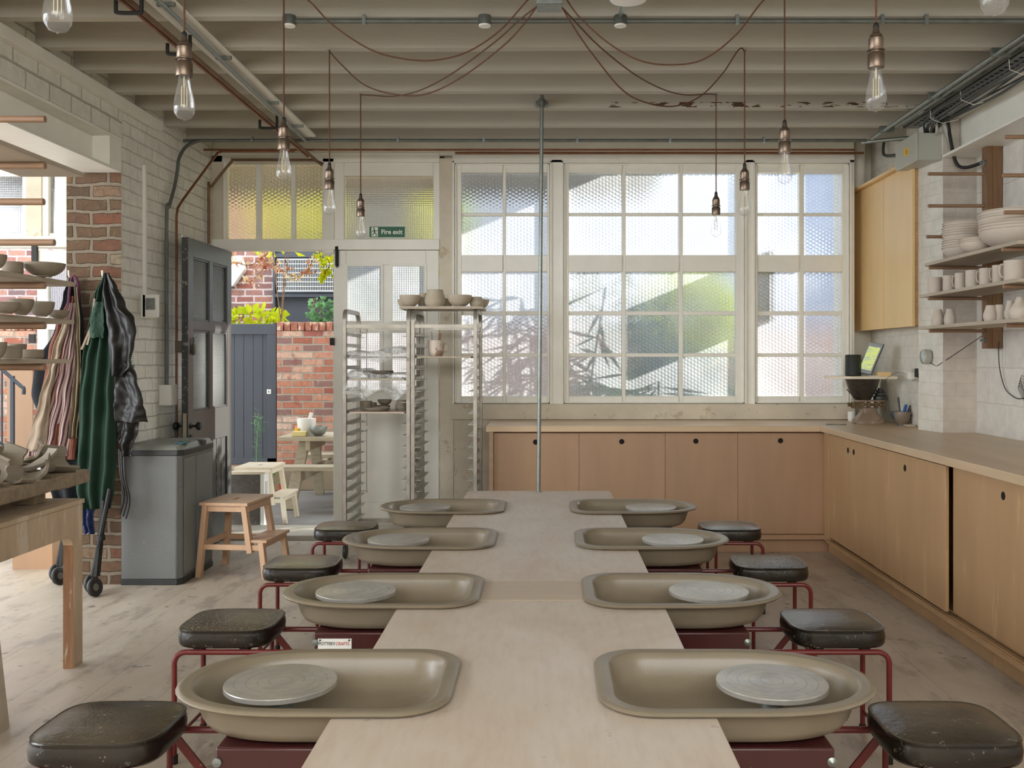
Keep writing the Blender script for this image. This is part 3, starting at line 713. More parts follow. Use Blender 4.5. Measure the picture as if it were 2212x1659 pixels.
# name plate on the second left wheel (local frame turned half round)
def localbox(root, name, mat, x0, x1, y0, y1, z0, z1, b=0):
    loc = root.location.copy(); root.location = (0,0,0)
    o = MB().box(x0, x1, y0, y1, z0, z1).build(name, mat, root, bevel=b); root.location = loc; return o
r2 = WH[(-1,1)]
pl = localbox(r2, 'name_plate', m_white, -.021, .094, .180, .1835, .395, .443)
pl['label'] = 'white maker\'s name plate with two screws'
loc = r2.location.copy(); r2.location = (0,0,0)
text_mesh('plate_lettering', 'POTTERY', .0155, m_dark, pl, (.0915, .1842, .4215), (-1,0,0), sx=.86)
text_mesh('plate_lettering', 'CRAFTS', .0155, m_redp, pl, (.0335, .1842, .4215), (-1,0,0), sx=.86)
for x_ in (-.013, .086): MB().lathe([(0,-.002),(.0035,-.001),(0,.002)], (x_, .185, .4385), 8, Matrix.Rotation(R(90), 3, 'X')).build('plate_screw', m_dark, pl)
r2.location = loc
# ------------------------------------------------------------------ BASE CABINETS AND WORKTOP
ZW = .917
def ydoor(mb, y0, y1, X, th=.018, z0=.118, z1=.868): return mb.box(X, X+th, y0, y1, z0, z1)
wt = thing('worktop', 'long pale L-shaped wooden worktop under the windows and along the right wall', 'worktop', (2.2, 7.2, ZW-.043))
MB().box(-.44, 1.95, 6.95, YB-.035, ZW-.043, ZW).build('back_run', m_wtop, wt, bevel=.003)
mb = MB(); mb.prism([(1.95,.5),(2.785,.5),(2.785,6.31),(2.56,6.31),(2.515,6.635),(2.615,6.635),(2.615,7.87),(2.41,7.87),(2.41,YB-.035),(1.95,YB-.035)], lambda u, q, d: Vector((u, q, ZW-.043+d)), .043)
mb.build('right_run', m_wtop_y, wt, bevel=.003)
def backdoor(x0, x1, hx, hy, Y=7.0, lab='', n=0):
    c = thing('cupboard_unit', lab, 'cupboard', (P((x0+x1)/2, 1160, Y).x, Y, 0), group='back run of plywood cupboards')
    X0, X1 = P(x0, 0, Y).x, P(x1, 0, Y).x
    mb = MB(); mb.box(X0, X1, Y+.05, YB-.04, .118, .132); mb.box(X0, X0+.016, Y+.05, YB-.04, .132, .868); mb.box(X1-.016, X1, Y+.05, YB-.04, .132, .868); mb.box(X0, X1, YB-.055, YB-.04, .132, .868)
    mb.build('carcass', m_ply, c)
    d = MB().box(X0+.001, X1-.001, Y+n*.02, Y+.018+n*.02, .135, .862).build('door', m_ply, c, bevel=.0015)
    h = P(hx, hy, Y); MB().lathe([(0,0),(.019,0),(.019,.0015),(0,.0015)], (h.x, Y+n*.02-.0002, h.z), 20, Matrix.Rotation(R(90), 3, 'X')).build('finger_hole', m_hole, d)
bl = ['leftmost plywood cupboard of the back run, partly behind the steel pole', 'second cupboard from the left on the back run, under the wide window',
      'narrow plywood cupboard third from the left on the back run', 'plywood cupboard of the back run next to the inner corner']
for i, (a, b, hx, hy) in enumerate(((1066,1251,1157,955),(1251,1437,1343,954),(1437,1594,1503,953),(1594,1782,1686,952))): backdoor(a, b, hx, hy, 7.0, bl[i], (0, 0, 0, 0)[i])
YF = 6.985
mb = MB(); mb.box(-.42, -.39, 6.97, YB-.04, 0, ZW-.043); mb.box(-.42, 2.0, 6.975, 7.03, .118-.02, .132); mb.box(-.42, 2.0, 6.98, 7.0, .868, ZW-.043)
mb.box(P(1783,0,YF).x, 2.01, 6.978, 7.0, .11, ZW-.043)
mb.box(-.39, 2.03, 7.03, 7.05, 0, .10)
mb.build('trim_80', m_ply, kind='structure', bevel=.0015)
def sidedoor(y0, y1, X=1.99, holes=(), lab='', dep=0):
    c = thing('cupboard_unit', lab, 'cupboard', (X, (y0+y1)/2, 0), group='right run of plywood cupboards')
    mb = MB(); mb.box(X+.05, XR-.22, y0, y1, .118, .132); mb.box(X+.05, XR-.22, y0, y0+.016, .132, .868); mb.box(X+.05, XR-.22, y1-.016, y1, .132, .868); mb.box(XR-.235, XR-.22, y0, y1, .132, .868)
    mb.build('carcass', m_ply_r, c)
    d = MB().box(X+dep, X+dep+.018, y0+.0015, y1-.0015, .135, .862).build('door', [m_ply_r], c, bevel=.0015)
    for hy, hz in holes: MB().lathe([(0,0),(.019,0),(.019,.0015),(0,.0015)], (X+dep-.0014, hy, hz), 20, Matrix.Rotation(R(90), 3, 'Y')).build('finger_hole', m_hole, d)
hz_ = .79
sidedoor(6.38, 6.88, holes=[(6.44, hz_)], lab='right-hand run cupboard nearest the inner corner, narrow with one finger hole')
sidedoor(5.94, 6.378, holes=[(6.32, hz_)], lab='narrow right-hand run cupboard second from the inner corner')
sidedoor(4.85, 5.93, X=1.985, holes=[(5.40, hz_)], lab='wide right-hand run sliding cupboard with a projecting door edge')
sidedoor(3.78, 4.845, holes=[(4.31, hz_)], dep=.03, lab='wide right-hand run cupboard nearest the camera, door set back')
sidedoor(2.7, 3.775, holes=[(3.2, hz_)], X=1.985, lab='right-hand run cupboard beyond the frame edge, nearest end')
mb = MB(); mb.box(1.975, 2.05, .5, 6.90, .095, .112); mb.box(1.978, 1.984, .5, 6.9, .112, .119); mb.box(1.999, 2.005, .5, 6.9, .112, .119)
mb.box(2.03, 2.05, .5, 7.03, 0, .095); mb.box(1.985, 2.05, .5, 6.9, .868, ZW-.043); mb.box(1.985, 2.02, 6.88, 6.98, .095, ZW-.043)
mb.build('trim_81', m_ply_r, kind='structure', bevel=.0015)
# upper cupboard
t = thing('wall_cupboard', 'pale plywood wall cupboard with two doors high in the right corner', 'cupboard', (2.6, 7.4, 1.62))
Yn, Yf = 6.625, 7.87
MB().box(2.50, 2.6195, Yn, Yf, 1.625, 2.72).build('carcass', m_edge, t, bevel=.002)
ys = Yn+(Yf-Yn)*.545
MB().box(2.481, 2.499, Yn-.012, 7.175, 1.618, 2.727).build('door', m_ply_up, t, bevel=.001)
MB().box(2.481, 2.499, 7.182, Yf, 1.618, 2.727).build('door', m_ply_up, t, bevel=.001)
MB().box(2.44, 2.6195, Yn-.03, Yf, 2.729, 2.75).build('top_board', m_ply_up, t, bevel=.002)
# ------------------------------------------------------------------ STEEL POLE
t = thing('steel_pole', 'thin galvanised steel pole from the ceiling joists down to the far end of the table', 'pole', (-.055, 6.12, ZT))
MB().tube([(-.057, 6.12, ZT+.002), (-.036, 6.135, 3.06)], .0125, 12).build('tube', m_steel, t)
mb = MB(); mb.box(-.065, .0, 6.125, 6.215, 3.0, 3.008) if False else None
mb.lathe([(.013,0),(.022,0),(.022,.05),(.013,.05)], (-.037, 6.135, 2.985), 12); mb.box(-.075, .002, 6.15, 6.218, 3.004, 3.03)
mb.build('ceiling_clamp', m_cond, t)
MB().lathe([(0,0),(.02,0),(.02,.004),(0,.004)], (-.057, 6.12, ZT), 14).build('foot_plate', m_steel, t)
# ------------------------------------------------------------------ PENDANT BULBS
rose = thing('cable_junction_box', 'small galvanised square box on the ceiling where the brown flexes meet', 'junction box', (.008, 4.16, 2.9))
MB().box(-.047, .063, 4.10, 4.21, 2.897, 3.0).build('box', m_steel, rose, bevel=.003)
def pendant(X, Y, zb, swag, lab, hz=3.0, hook=None):
    t = thing('pendant_bulb', lab, 'pendant lamp', (X, Y, zb), group='bare filament bulbs on brown flex')
    zs = zb+.145   # bottom of lampholder
    g = MB().lathe([(0,0),(.006,.001),(.02,.006),(.030,.022),(.0325,.040),(.029,.065),(.022,.095),(.0175,.12),(.0165,.142)], (X,Y,zb), 28); g.v = g.v
    g.lathe([(0,-.004),(.002,-.002),(.003,.001)], (X,Y,zb), 8)
    gb = g.build('glass_bulb', m_bulb, t, ang=80)
    fl = MB()
    for q in range(6):
        a = q*math.pi/3; rr = .0095
        fl.tube([(X+rr*math.cos(a), Y+rr*math.sin(a), zb+.045), (X+rr*.9*math.cos(a), Y+rr*.9*math.sin(a), zb+.105)], .0009, 4)
    fl.tube([(X,Y,zb+.10),(X,Y,zb+.142)], .0025, 6)
    for q in range(3):
        a = q*math.pi/1.5; fl.tube([(X+.0095*math.cos(a), Y+.0095*math.sin(a), zb+.045), (X+.0095*math.cos(a+math.pi/3), Y+.0095*math.sin(a+math.pi/3), zb+.045)], .0009, 4)
    fl.build('filament', m_fil, gb)
    MB().lathe([(.0,.135),(.0245,.135),(.0255,.139),(.0255,.176),(.0235,.180),(.0200,.182),(.0200,.186),(.0275,.187),(.0275,.190),(.0200,.191),(.0225,.196),(.0225,.226),(.0195,.231),(.019,.236),(.012,.243),(.009,.258),(.0,.258)], (X,Y,zb), 28).build('lampholder', m_brass, t, ang=30)
    MB().lathe([(0,.256),(.0075,.256),(.0095,.262),(.008,.270),(.004,.275),(0,.276)], (X,Y,zb), 12).build('cord_grip', m_black, t)
    c = MB(); pts = [Vector((X,Y,zb+.272)), Vector((X,Y,hz-.03)), Vector((X,Y,hz-.005))]
    c.tube(pts, .0034, 8)
    if swag:
        sw = []
        x_first = swag[0][0]; x_last = swag[-1][0]
        for i, (x_, y_) in enumerate(swag):
            tt = (x_-x_first)/(x_last-x_first); yy = Y+(4.15-Y)*tt
            sw.append(P(x_, y_, yy))
        sw[0] = Vector((X, Y, hz-.012))
        c.tube(bez(sw, 8), .0034, 8)
    c.build('flex', m_cord, t)
    MB().tube([(X-.008,Y,hz),(X-.006,Y,hz-.012),(X,Y,hz-.016),(X+.006,Y,hz-.012),(X+.008,Y,hz)], .0018, 6).build('cup_hook', m_steel, t)
pendant(-1.127, 5.86, 2.119, [(778,200),(806,206),(850,208),(905,196),(975,160),(1070,90),(1120,45),(1160,14)], 'farthest bulb of the left row, hanging before the fire exit transom')
pendant(-1.129, 5.03, 2.14, [(709,100),(740,142),(790,185),(860,205),(925,202),(1000,165),(1080,105),(1125,60),(1160,14)], 'second farthest bulb of the left row, hanging between the two transom windows')
pendant(-1.129, 4.16, 2.157, [(617,-44),(665,0),(720,55),(800,107),(870,127),(940,130),(1010,112),(1080,66),(1140,0),(1160,-10)], 'third bulb from the back in the left row, in front of the three-pane transom')
pendant(-1.129, 3.02, 2.14, None, 'fourth bulb from the back in the left row, large, near the painted brick beam', 3.2)
pendant(-1.129, 2.24, 2.15, None, 'nearest bulb of the left row, cut off in the top left corner', 3.2)
pendant(1.015, 5.86, 2.13, [(1549,200),(1530,203),(1480,205),(1430,192),(1370,160),(1300,105),(1250,55),(1213,15)], 'farthest bulb of the right row, hanging in front of the wide window')
pendant(1.019, 5.03, 2.135, [(1613,100),(1596,107),(1560,160),(1510,210),(1450,230),(1385,218),(1340,190),(1290,130),(1250,75),(1213,15)], 'second farthest bulb of the right row, in front of the post between windows')
pendant(1.014, 4.16, 2.145, [(1697,-44),(1650,0),(1590,75),(1520,128),(1450,140),(1380,130),(1310,90),(1250,35),(1222,-5)], 'third bulb from the back in the right row, before the right-hand window')
pendant(1.02, 3.02, 2.167, None, 'fourth bulb from the back in the right row, large and clear against the joists', 3.2)
pendant(1.03, 2.24, 2.19, None, 'nearest bulb of the right row, cut off in the top right corner', 3.2)
# ------------------------------------------------------------------ CONDUITS, PIPES, BOXES
zc = 2.972
t = thing('ceiling_conduit', 'dark steel conduit with round junction boxes crossing the ceiling in front', 'conduit', (0, 4.53, zc))
MB().tube([(P(625,0,4.53).x, 4.53, zc), (2.62, 4.53, zc)], .0125, 10).build('pipe', m_cond, t)
for x_ in (625, 1047, 1340):
    X = P(x_, 0, 4.53).x
    jb = MB().lathe([(0,.036),(.03,.036),(.032,.03),(.032,-.008),(0,-.008)], (X, 4.53, zc-.012), 20).build('junction_box', m_cond, t)
    MB().lathe([(0,-.006),(.027,-.005),(.029,0),(.029,.002),(0,.002)], (X, 4.53, zc-.021), 20).build('box_lid', m_white, jb)
for x_ in (787, 1592, 1905, 2000):
    X = P(x_, 0, 4.53).x; MB().box(X-.008, X+.008, 4.515, 4.545, zc-.015, 3.0).build('saddle_clip', m_steel, t)
t = thing('ceiling_light', 'edge of a white ceiling light beside the cable box at the top of the photo', 'ceiling light', (.33, 4.0, 2.9))
MB().lathe([(0,0),(.05,0),(.075,.006),(.082,.022),(.082,.06),(0,.06)], (P(1357,0,4.0).x, 4.0, 2.868), 28).build('body', m_white, t)
MB().tube([(P(1357,0,4.0).x, 4.0, 2.93), (P(1340,0,4.5).x, 4.5, 2.985)], .010, 8).build('conduit_arm', m_steel, t)
t = thing('window_conduit', 'grey conduit along the joist above the windows, bending down the left wall', 'conduit', (0, 7.0, zc))
pts = [(2.30,7.02,zc),(0,7.02,zc),(P(455,0,7.02).x,7.02,zc),(-2.52,7.0,zc-.01),(-2.585,6.95,zc-.06),(-2.60,6.86,zc-.16),(-2.605,6.84,2.72),(-2.61,6.80,2.60),(-2.61,6.70,2.44),(-2.61,6.66,2.34),(-2.61,6.66,1.10)]
MB().tube(bez(pts, 4), .0125, 8).build('pipe', m_cond, t)
for x_ in (545, 860, 1045, 1247, 1447, 1650):
    X = P(x_, 0, 7.02).x; MB().box(X-.008, X+.008, 7.005, 7.035, zc-.014, 3.0).build('saddle_clip', m_steel, t)
MB().box(-2.64, -2.56, 6.60, 6.72, 1.08, 1.22).build('socket_box', m_white, t, bevel=.004)
tag(MB().tube([(P(440,0,7.3).x,7.3,2.965),(2.3,7.3,2.965)], .008, 8).build('copper_pipe', m_copper), 'thin copper pipe running behind the conduit above the windows', 'pipe')
tag(MB().tube([(bx(985),YB-.06,bz(334)),(bx(1860),YB-.06,bz(334))], .009, 8).build('copper_pipe', m_copper), 'copper pipe fixed directly along the top of the big windows', 'pipe')
tag(MB().tube(bez([(-1.79,-1,2.93),(-1.79,7.48,2.93),(-1.80,7.50,2.93),(P(515,0,7.5).x,7.5,2.93),(P(500,0,7.5).x,7.5,2.915),(P(456,0,7.5).x,7.5,2.72),(P(451,0,7.5).x,7.5,2.66),(P(451,0,7.5).x,7.52,1.3)],4), .011, 8).build('copper_pipe', m_copper_d), 'aged copper pipe along the left ceiling that turns down beside the grey door', 'pipe')
tag(MB().tube([(-1.825,-1,2.935),(-1.825,7.40,2.935)], .010, 8).build('copper_pipe', m_copper), 'second copper pipe alongside the aged one under the left joists', 'pipe')
tag(MB().tube([(-1.9,7.30,2.955),(-2.44,7.30,2.955),(-2.47,7.28,2.94),(-2.595,6.92,2.53),(-2.61,6.86,2.46),(-2.615,6.85,2.40),(-2.615,6.85,.1)], .009, 8).build('copper_pipe', m_copper), 'bright copper pipe running down the left wall behind the open door', 'pipe')
t = thing('ceiling_batten', 'white board with a steel conduit along the left ceiling joists', 'batten', (-1.70, 3, 2.98))
MB().box(-1.78, -1.66, -1, 6.96, 2.985, 2.999).build('board', m_wpaint, t)
MB().tube([(-1.70,-1,2.962),(-1.70,4.5,2.962),(-1.74,7.0,2.962)], .0115, 8).build('conduit', m_steel, t)
for y in (2.6, 3.5, 4.33, 5.1, 6.0, 6.6): MB().box(-1.74, -1.66, y-.01, y+.01, 2.968, 2.986).build('saddle_clip', m_steel, t)
for y, s_ in ((4.2, 1), (4.77, 1), (6.3, 1)):
    tag(MB().tube(bez([(-1.865,y,2.945),(-1.865,y,2.905),(-1.855,y,2.893),(-1.765,y,2.893),(-1.755,y,2.905),(-1.755,y,3.01)],5), .009, 8).build('pipe_hanger', m_black), {4.2:'black U-shaped pipe hanger nearest the camera under the left pipes', 4.77:'black U-shaped pipe hanger above the fourth left bulb', 6.3:'small black pipe hanger farthest along the left pipes'}[y], 'bracket', 'black hangers under the left pipes')
# trunking, thermostat, signs on left wall
tag(MB().box(XL, XL+.02, 6.33, 6.36, 1.70, 2.66).build('cable_trunking', m_white, bevel=.002), 'white vertical cable trunking above the small white wall control', 'trunking')
t = thing('wall_thermostat', 'small white wall control with a grey screen on the left white brick wall', 'thermostat', (XL, 6.38, 1.65))
MB().box(XL, XL+.035, 6.30, 6.45, 1.66, 1.82).build('case', m_white, t, bevel=.004)
MB().box(XL+.012, XL+.0+.115, 6.300, 6.325, 1.665, 1.815).build('front_case', m_white, t, bevel=.004)
MB().box(XL+.035, XL+.0955, 6.2985, 6.301, 1.715, 1.79).build('screen', M('lcd_grey','#7c827d',.2,var=.3,vs=40), t)
t = thing('safety_notice', 'narrow first aid and fire action notice on the white brick wall by the jackets', 'notice', (XL, 6.15, 1.3))
MB().box(XL+.002, XL+.005, 6.085, 6.20, 1.305, 1.485).build('sheet', m_signw, t)
zz0 = 1.305
MB().box(XL+.005, XL+.006, 6.09, 6.195, zz0+.003, zz0+.028).build('red_band', m_redp, t)
MB().box(XL+.005, XL+.006, 6.09, 6.195, zz0+.033, zz0+.055).build('green_band', m_green, t)
mb = MB()
for q in range(6): mb.box(XL+.005, XL+.0058, 6.12, 6.185, zz0+.066+q*.013, zz0+.069+q*.013)
mb.build('printed_line', m_green, t)
MB().lathe([(0,0),(.010,0),(.010,.001),(0,.001)], (XL+.005, 6.14, zz0+.163), 16, Matrix.Rotation(R(90), 3, 'Y')).build('blue_disc', m_blue, t)
# right ceiling: conduit, cable bundles, tray, grey box
t = thing('right_ceiling_conduit', 'galvanised conduit running back along the joists on the right', 'conduit', (2.32, 5, 2.97))
MB().tube([(2.32,-1,2.972),(2.32,6.95,2.972)], .0125, 8).build('pipe', m_steel, t)
MB().tube([(2.37,-1,2.975),(2.37,6.6,2.975)], .0115, 8).build('pipe', m_steel, t)
MB().tube(bez([(2.28,7.05,2.965),(2.36,7.0,2.965),(2.62,6.9,2.97)],4), .014, 8).build('elbow', m_steel, t)
for y in (4.1, 5.0, 5.83, 6.69): MB().box(2.29, 2.39, y+.01, y+.03, 2.958, 3.0).build('saddle_clip', m_steel, t)
t = thing('cable_tray', 'perforated steel tray loaded with grey cables under the right-hand joists', 'cable tray', (2.5, 4, 2.9))
MB().box(2.42, 2.54, -1, 6.62, 2.965, 2.969).box(2.42, 2.424, -1, 6.62, 2.965, 2.985).box(2.536, 2.54, -1, 6.62, 2.965, 2.985).build('tray', m_steel, t)
mb = MB()
for q in range(60):
    y = 3.2+q*.056
    mb.box(2.455, 2.475, y, y+.022, 2.9635, 2.9655); mb.box(2.495, 2.515, y+.02, y+.042, 2.9635, 2.9655)
mb.build('slot', m_hole, t)
for q in range(7):
    pts = []
    for k_ in range(16):
        y = -1+k_*.5
        pts.append((2.435+q*.024+.012*math.sin(k_*1.3+q*2), min(y, 6.3), 2.935-.012*(q % 3)+.010*math.sin(k_*1.9+q)))
    pts += [(2.50+q*.012, 6.45, 2.88), (2.48+q*.016, 6.56, 2.78-.01*q)]
    MB().tube(bez(pts, 3), .0085 if q % 2 else .0065, 6).build('cable', m_cable if q != 3 else m_grey, t)
for y in (4.4, 5.1, 5.7, 6.15): MB().tube([(2.42,y,2.97),(2.425,y,2.915),(2.5,y+.01,2.89),(2.60,y,2.91),(2.61,y,2.97)], .002, 5).build('cable_tie', m_white, t)
t = thing('electrical_enclosure', 'grey electrical box with a yellow label above the wall cupboard', 'electrical box', (2.48, 6.5, 2.65))
ex0, ex1, ey0, ey1, ez0, ez1 = 2.41, 2.57, 6.33, 6.70, 2.69, 2.87
MB().box(ex0, ex1, ey0, ey1, ez0, ez1).build('box', m_grey, t, bevel=.006)
MB().box(ex0-.012, ex0+.002, ey0-.004, ey1+.004, ez0-.004, ez1+.004).build('lid', m_grey, t, bevel=.004)
MB().box(ex0-.0135, ex0-.0118, 6.46, 6.54, 2.755, 2.805).build('warning_label', m_yel, t)
mb = MB()
for q in range(3): mb.box(ex0-.0142, ex0-.0134, 6.47, 6.51, 2.765+q*.011, 2.769+q*.011)
mb.build('label_print', m_dark, t)
MB().tube(bez([(2.52,6.36,2.86),(2.52,6.30,2.86),(2.51,6.28,2.93),(2.50,6.30,2.96)],5), .009, 8).build('cable', m_grey, t)
tag(MB().tube(bez([(2.49,6.2,2.93),(2.55,6.22,2.965),(2.585,6.28,2.93),(2.60,6.27,2.80),(2.63,6.26,2.66),(2.67,6.22,2.62),(2.74,6.15,2.635),(2.775,6.05,2.66)],5), .011, 8).build('black_cable', m_black), 'thick black cable looping down behind the right-hand shelf post', 'cable')
tag(MB().tube([(2.56,6.30,2.93),(2.60,6.295,2.84),(2.625,6.29,2.75)], .019, 10).build('pipe_offcut', m_grey), 'short grey pipe stub strapped to the black cable on the pier', 'pipe')
mb = MB()
mb.tube([(2.325,7.80,2.95),(2.325,7.80,ZW+.003)], .018, 10); tag(mb.build('waste_pipe', m_wpaint), 'slim cream vertical pipe just right of the windows', 'pipe')
tag(MB().tube([(2.50,7.80,3.2),(2.50,7.80,2.755)], .045, 14).build('waste_pipe', m_wpaint), 'fat cream pipe above the wall cupboard in the right corner', 'pipe')
mb = MB()
tag(MB().tube(bez([(2.60,7.5,3.1),(2.56,7.4,2.95),(2.60,7.2,2.90),(2.57,7.1,2.80),(2.62,7.0,2.79)],5), .012, 8).build('loose_cable', m_cable), 'tangled cable in the rough corner above the wall cupboard', 'cable')
tag(MB().tube([(2.61,6.66,1.61),(2.61,6.66,1.37)], .007, 8).build('socket_conduit', m_steel), 'short steel conduit below the wall cupboard leading to the sockets', 'conduit')

# ------------------------------------------------------------------ POTS
def bowl_p(r, h, foot=.42, curve=.8, th=.005):
    o = [(0,0),(r*foot,0),(r*foot*1.02,h*.06)]
    for i in range(1, 9):
        t = i/8; o.append((r*(foot+(1-foot)*math.sin(t*math.pi/2)**curve), h*(.06+.94*t**1.25)))
    i_ = [(max(a-th, 0), b+(th*.8 if b < h*.5 else th*.2)) for a, b in o[3:-1]][::-1]
    return o+[(r-th*.5, h+.001), (r-th, h-.001)]+i_+[(r*foot*.7, h*.14), (0, h*.12)]
def cyl_p(r, h, belly=0, neck=0, th=.004, foot=.9):
    o = [(0,0),(r*foot,0)]
    for i in range(0, 11):
        t = i/10; k_ = foot+(1-foot)*min(t*6,1)
        rr = r*(k_+belly*math.sin(math.pi*min(t*1.15,1))-neck*max(0, (t-.45)/.55)**.8*(1 if t < .9 else .85))
        o.append((rr, h*t if t > 0 else .002))
    e = o[-1][0]
    return o+[(e-th*.5, h+.001), (e-th, h-.001)]+[(max(a-th, .001), b) for a, b in o[4:-1][::-1]]+[(0, h*.15)]
def pot(kind, x, yb, wpx, hpx, Y, mat, lab, grp=None, z=None, name=None, handle=0, wob=0, belly=.0, neck=0, tilt=None, cat=None, foot=.42):
    p = P(x, yb, Y); r = wpx/2*Y/F; h = hpx*Y/F
    if z is not None: p.z = z
    prof = bowl_p(r, h, foot) if kind in ('bowl', 'plate') else cyl_p(r, h, belly, neck)
    nm = name or {'bowl': 'clay_bowl', 'cup': 'clay_cup', 'vase': 'clay_vase', 'mug': 'clay_mug', 'plate': 'clay_plate', 'jar': 'clay_jar'}[kind]
    ct = cat or {'bowl': 'bowl', 'cup': 'cup', 'vase': 'vase', 'mug': 'mug', 'plate': 'plate', 'jar': 'jar'}[kind]
    if handle:
        t = thing(nm, lab, ct, p, grp)
        b = MB().lathe(prof, p, 26, wob=wob).build('body', mat, t, ang=50)
        hb = MB(); hb.tube(bez([p+Vector((-r*.96,0,h*.78)), p+Vector((-r*1.35,0,h*.80)), p+Vector((-r*1.5,0,h*.5)), p+Vector((-r*1.3,0,h*.24)), p+Vector((-r*.97,0,h*.2))], 5), r*.09, 8); hb.build('handle', mat, t)
        return t
    T = Matrix.Rotation(tilt, 3, 'Y') if tilt else None
    o = MB().lathe(prof, p, 28, T, wob=wob).build(nm, mat, ang=50)
    if kind == 'x': pass
    return tag(o, lab, ct, grp)
# ------------------------------------------------------------------ LEFT SHELVES
XS = -2.0
for name_, (z_, y1, y0), lab in (('a', (2.20, 4.19, 1.0), 'bare topmost shelf board on the left, seen from below'), ('b', (1.722, 4.12, 1.0), 'upper left shelf board with one wide bowl at its end'),
                        ('c', (1.562, 4.11, 1.0), 'middle left shelf board with four dark clay bowls'), ('d', (1.397, 4.08, 1.0), 'lowest left shelf board, above the handrail outside')):
    tag(MB().box(XS-.27, XS, y0, y1, z_-.018, z_).build('shelf_board', m_shelf, bevel=.0015), lab, 'shelf board', 'boards on the left drying rack')
t = thing('drying_rack', 'wooden post with oak dowel pegs carrying the left shelf boards', 'rack', (-2.65, 3.87, 1.2))
MB().box(-2.69, -2.62, 3.83, 3.91, 1.2, 2.548).build('post', m_post, t, bevel=.003)
MB().box(-2.69, -2.62, 1.83, 1.91, 1.2, 2.548).build('post', m_post, t, bevel=.003)
for z_, x_ in ((2.352, -2.0), (2.167, -2.0), (2.023, -2.005), (1.861, -1.963), (1.689, -2.0), (1.529, -2.0), (1.365, -2.0)):
    for y_ in (3.87, 1.87): MB().tube([(-2.64, y_, z_), (x_, y_, z_)], .0135, 14).build('peg', m_dowel, t)
rk = [('bowl', 96, 600, 84, 29, 3.85, 'wide shallow dark bowl at the end of the upper left shelf', .0), ('cup', 27, 592, 42, 27, 3.75, 'small wavy-rimmed clay cup on the upper left shelf', .02),
      ('bowl', -8, 596, 42, 30, 3.5, 'clay bowl on the upper left shelf cut by the photo edge', 0)]
for kd, x, yb, w_, h_, Y, lab, wb in rk: pot(kd, x, yb, w_, h_, Y, m_clay, lab, 'clay pots on the left shelves', z=1.7225, wob=wb, foot=.35)
for kd, x, yb, w_, h_, Y, lab in (('bowl', 14, 678, 56, 24, 3.55, 'leftmost visible bowl on the middle left shelf'), ('bowl', 46, 682, 50, 34, 3.66, 'tall steep bowl, second on the middle left shelf'),
        ('bowl', 90, 685, 52, 32, 3.80, 'deep dark bowl, third on the middle left shelf'), ('plate', 127, 688, 44, 17, 3.97, 'low shallow dish at the end of the middle left shelf')):
    pot(kd, x, yb, w_, h_, Y, m_clay, lab, 'clay pots on the left shelves', z=1.5625)
for kd, x, yb, w_, h_, Y, lab in (('bowl', -8, 776, 42, 36, 3.5, 'clay bowl at the photo edge on the lowest left shelf'), ('cup', 24, 777, 44, 28, 3.62, 'squat round clay bowl on the lowest left shelf beside the photo edge'),
        ('cup', 66, 777, 52, 20, 3.86, 'low straight-sided dish on the lowest left shelf'), ('bowl', 38, 777, 36, 32, 3.98, 'small bowl standing behind the others on the lowest left shelf')):
    pot(kd, x, yb, w_, h_, Y, m_clay, lab, 'clay pots on the left shelves', z=1.3975)
# ------------------------------------------------------------------ LEFT TABLE, PALLET, CLAY
t = thing('workbench', 'worn plywood side table with rounded legs under the wooden pallet on the left', 'table', (-2.5, 3.8, 0))
XT = -2.14
pr = [(1.2,.0),(1.29,.0)]
prof = [(4.476,.734),(4.476,.0),(4.386,.0),(4.386,.54)]+[(4.386-.06+.06*math.cos(R(a)), .54+.06*math.sin(R(a))) for a in range(15, 91, 15)]+[(1.45,.60)]+[(1.35+.06*math.cos(R(a))+.04, .54+.06*math.sin(R(a))) for a in range(105, 181, 15)]+[(1.33,0),(1.24,0),(1.24,.734)]
for X_ in (XT, -3.0):
    MB().prism(prof, lambda u, q, d: Vector((X_-d, u, q)), .046).build('side_frame', m_oldtable, t, bevel=.003)
MB().box(-3.05, XT+.006, 1.22, 4.482, .735, .755).build('tabletop', m_oldtable, t, bevel=.002)
MB().box(-2.19, -2.187, 4.384, 4.386, .02, .5) if False else None
MB().box(XT-.045, XT-.001, 4.3835, 4.3862, .0, .56).build('leg_edge', m_tabedge, t)
MB().box(-2.95, XT-.047, 4.44, 4.47, .62, .734).build('end_rail', m_oldtable, t)
t = thing('wooden_pallet', 'rough weathered pallet slab on blocks lying on the side table', 'pallet', (-2.6, 4.0, .755))
def slab(x0, x1, y0, y1, z0, z1, mat, amp=.006, name='board'):
    rg = []; n = 20
    for k_ in range(n+1):
        y = y0+(y1-y0)*k_/n
        f_ = lambda q, zz: amp*noise.noise(Vector((q*5, y*6, zz*7)))
        rg.append([Vector((x0+f_(1,0), y, z0+f_(2,0))), Vector((x1+f_(3,0), y, z0+f_(4,0))), Vector((x1+f_(3,1), y, z1+f_(5,1))), Vector((x0+f_(6,1), y, z1+f_(7,1)))])
    return MB().loft(rg).build(name, mat, t, bevel=.006)
slab(-2.62, -2.165, 2.4, 4.60, .815, .875, m_oldwood)
slab(-3.05, -2.65, 2.4, 4.58, .815, .870, m_oldwood)
for y_ in (4.36, 3.7, 3.0):
    for x_ in (-2.36, -2.9): MB().box(x_-.0, x_+.11, y_-.10, y_, .7555, .8149).build('block', m_oldwood, t, bevel=.005)
random.seed(11)
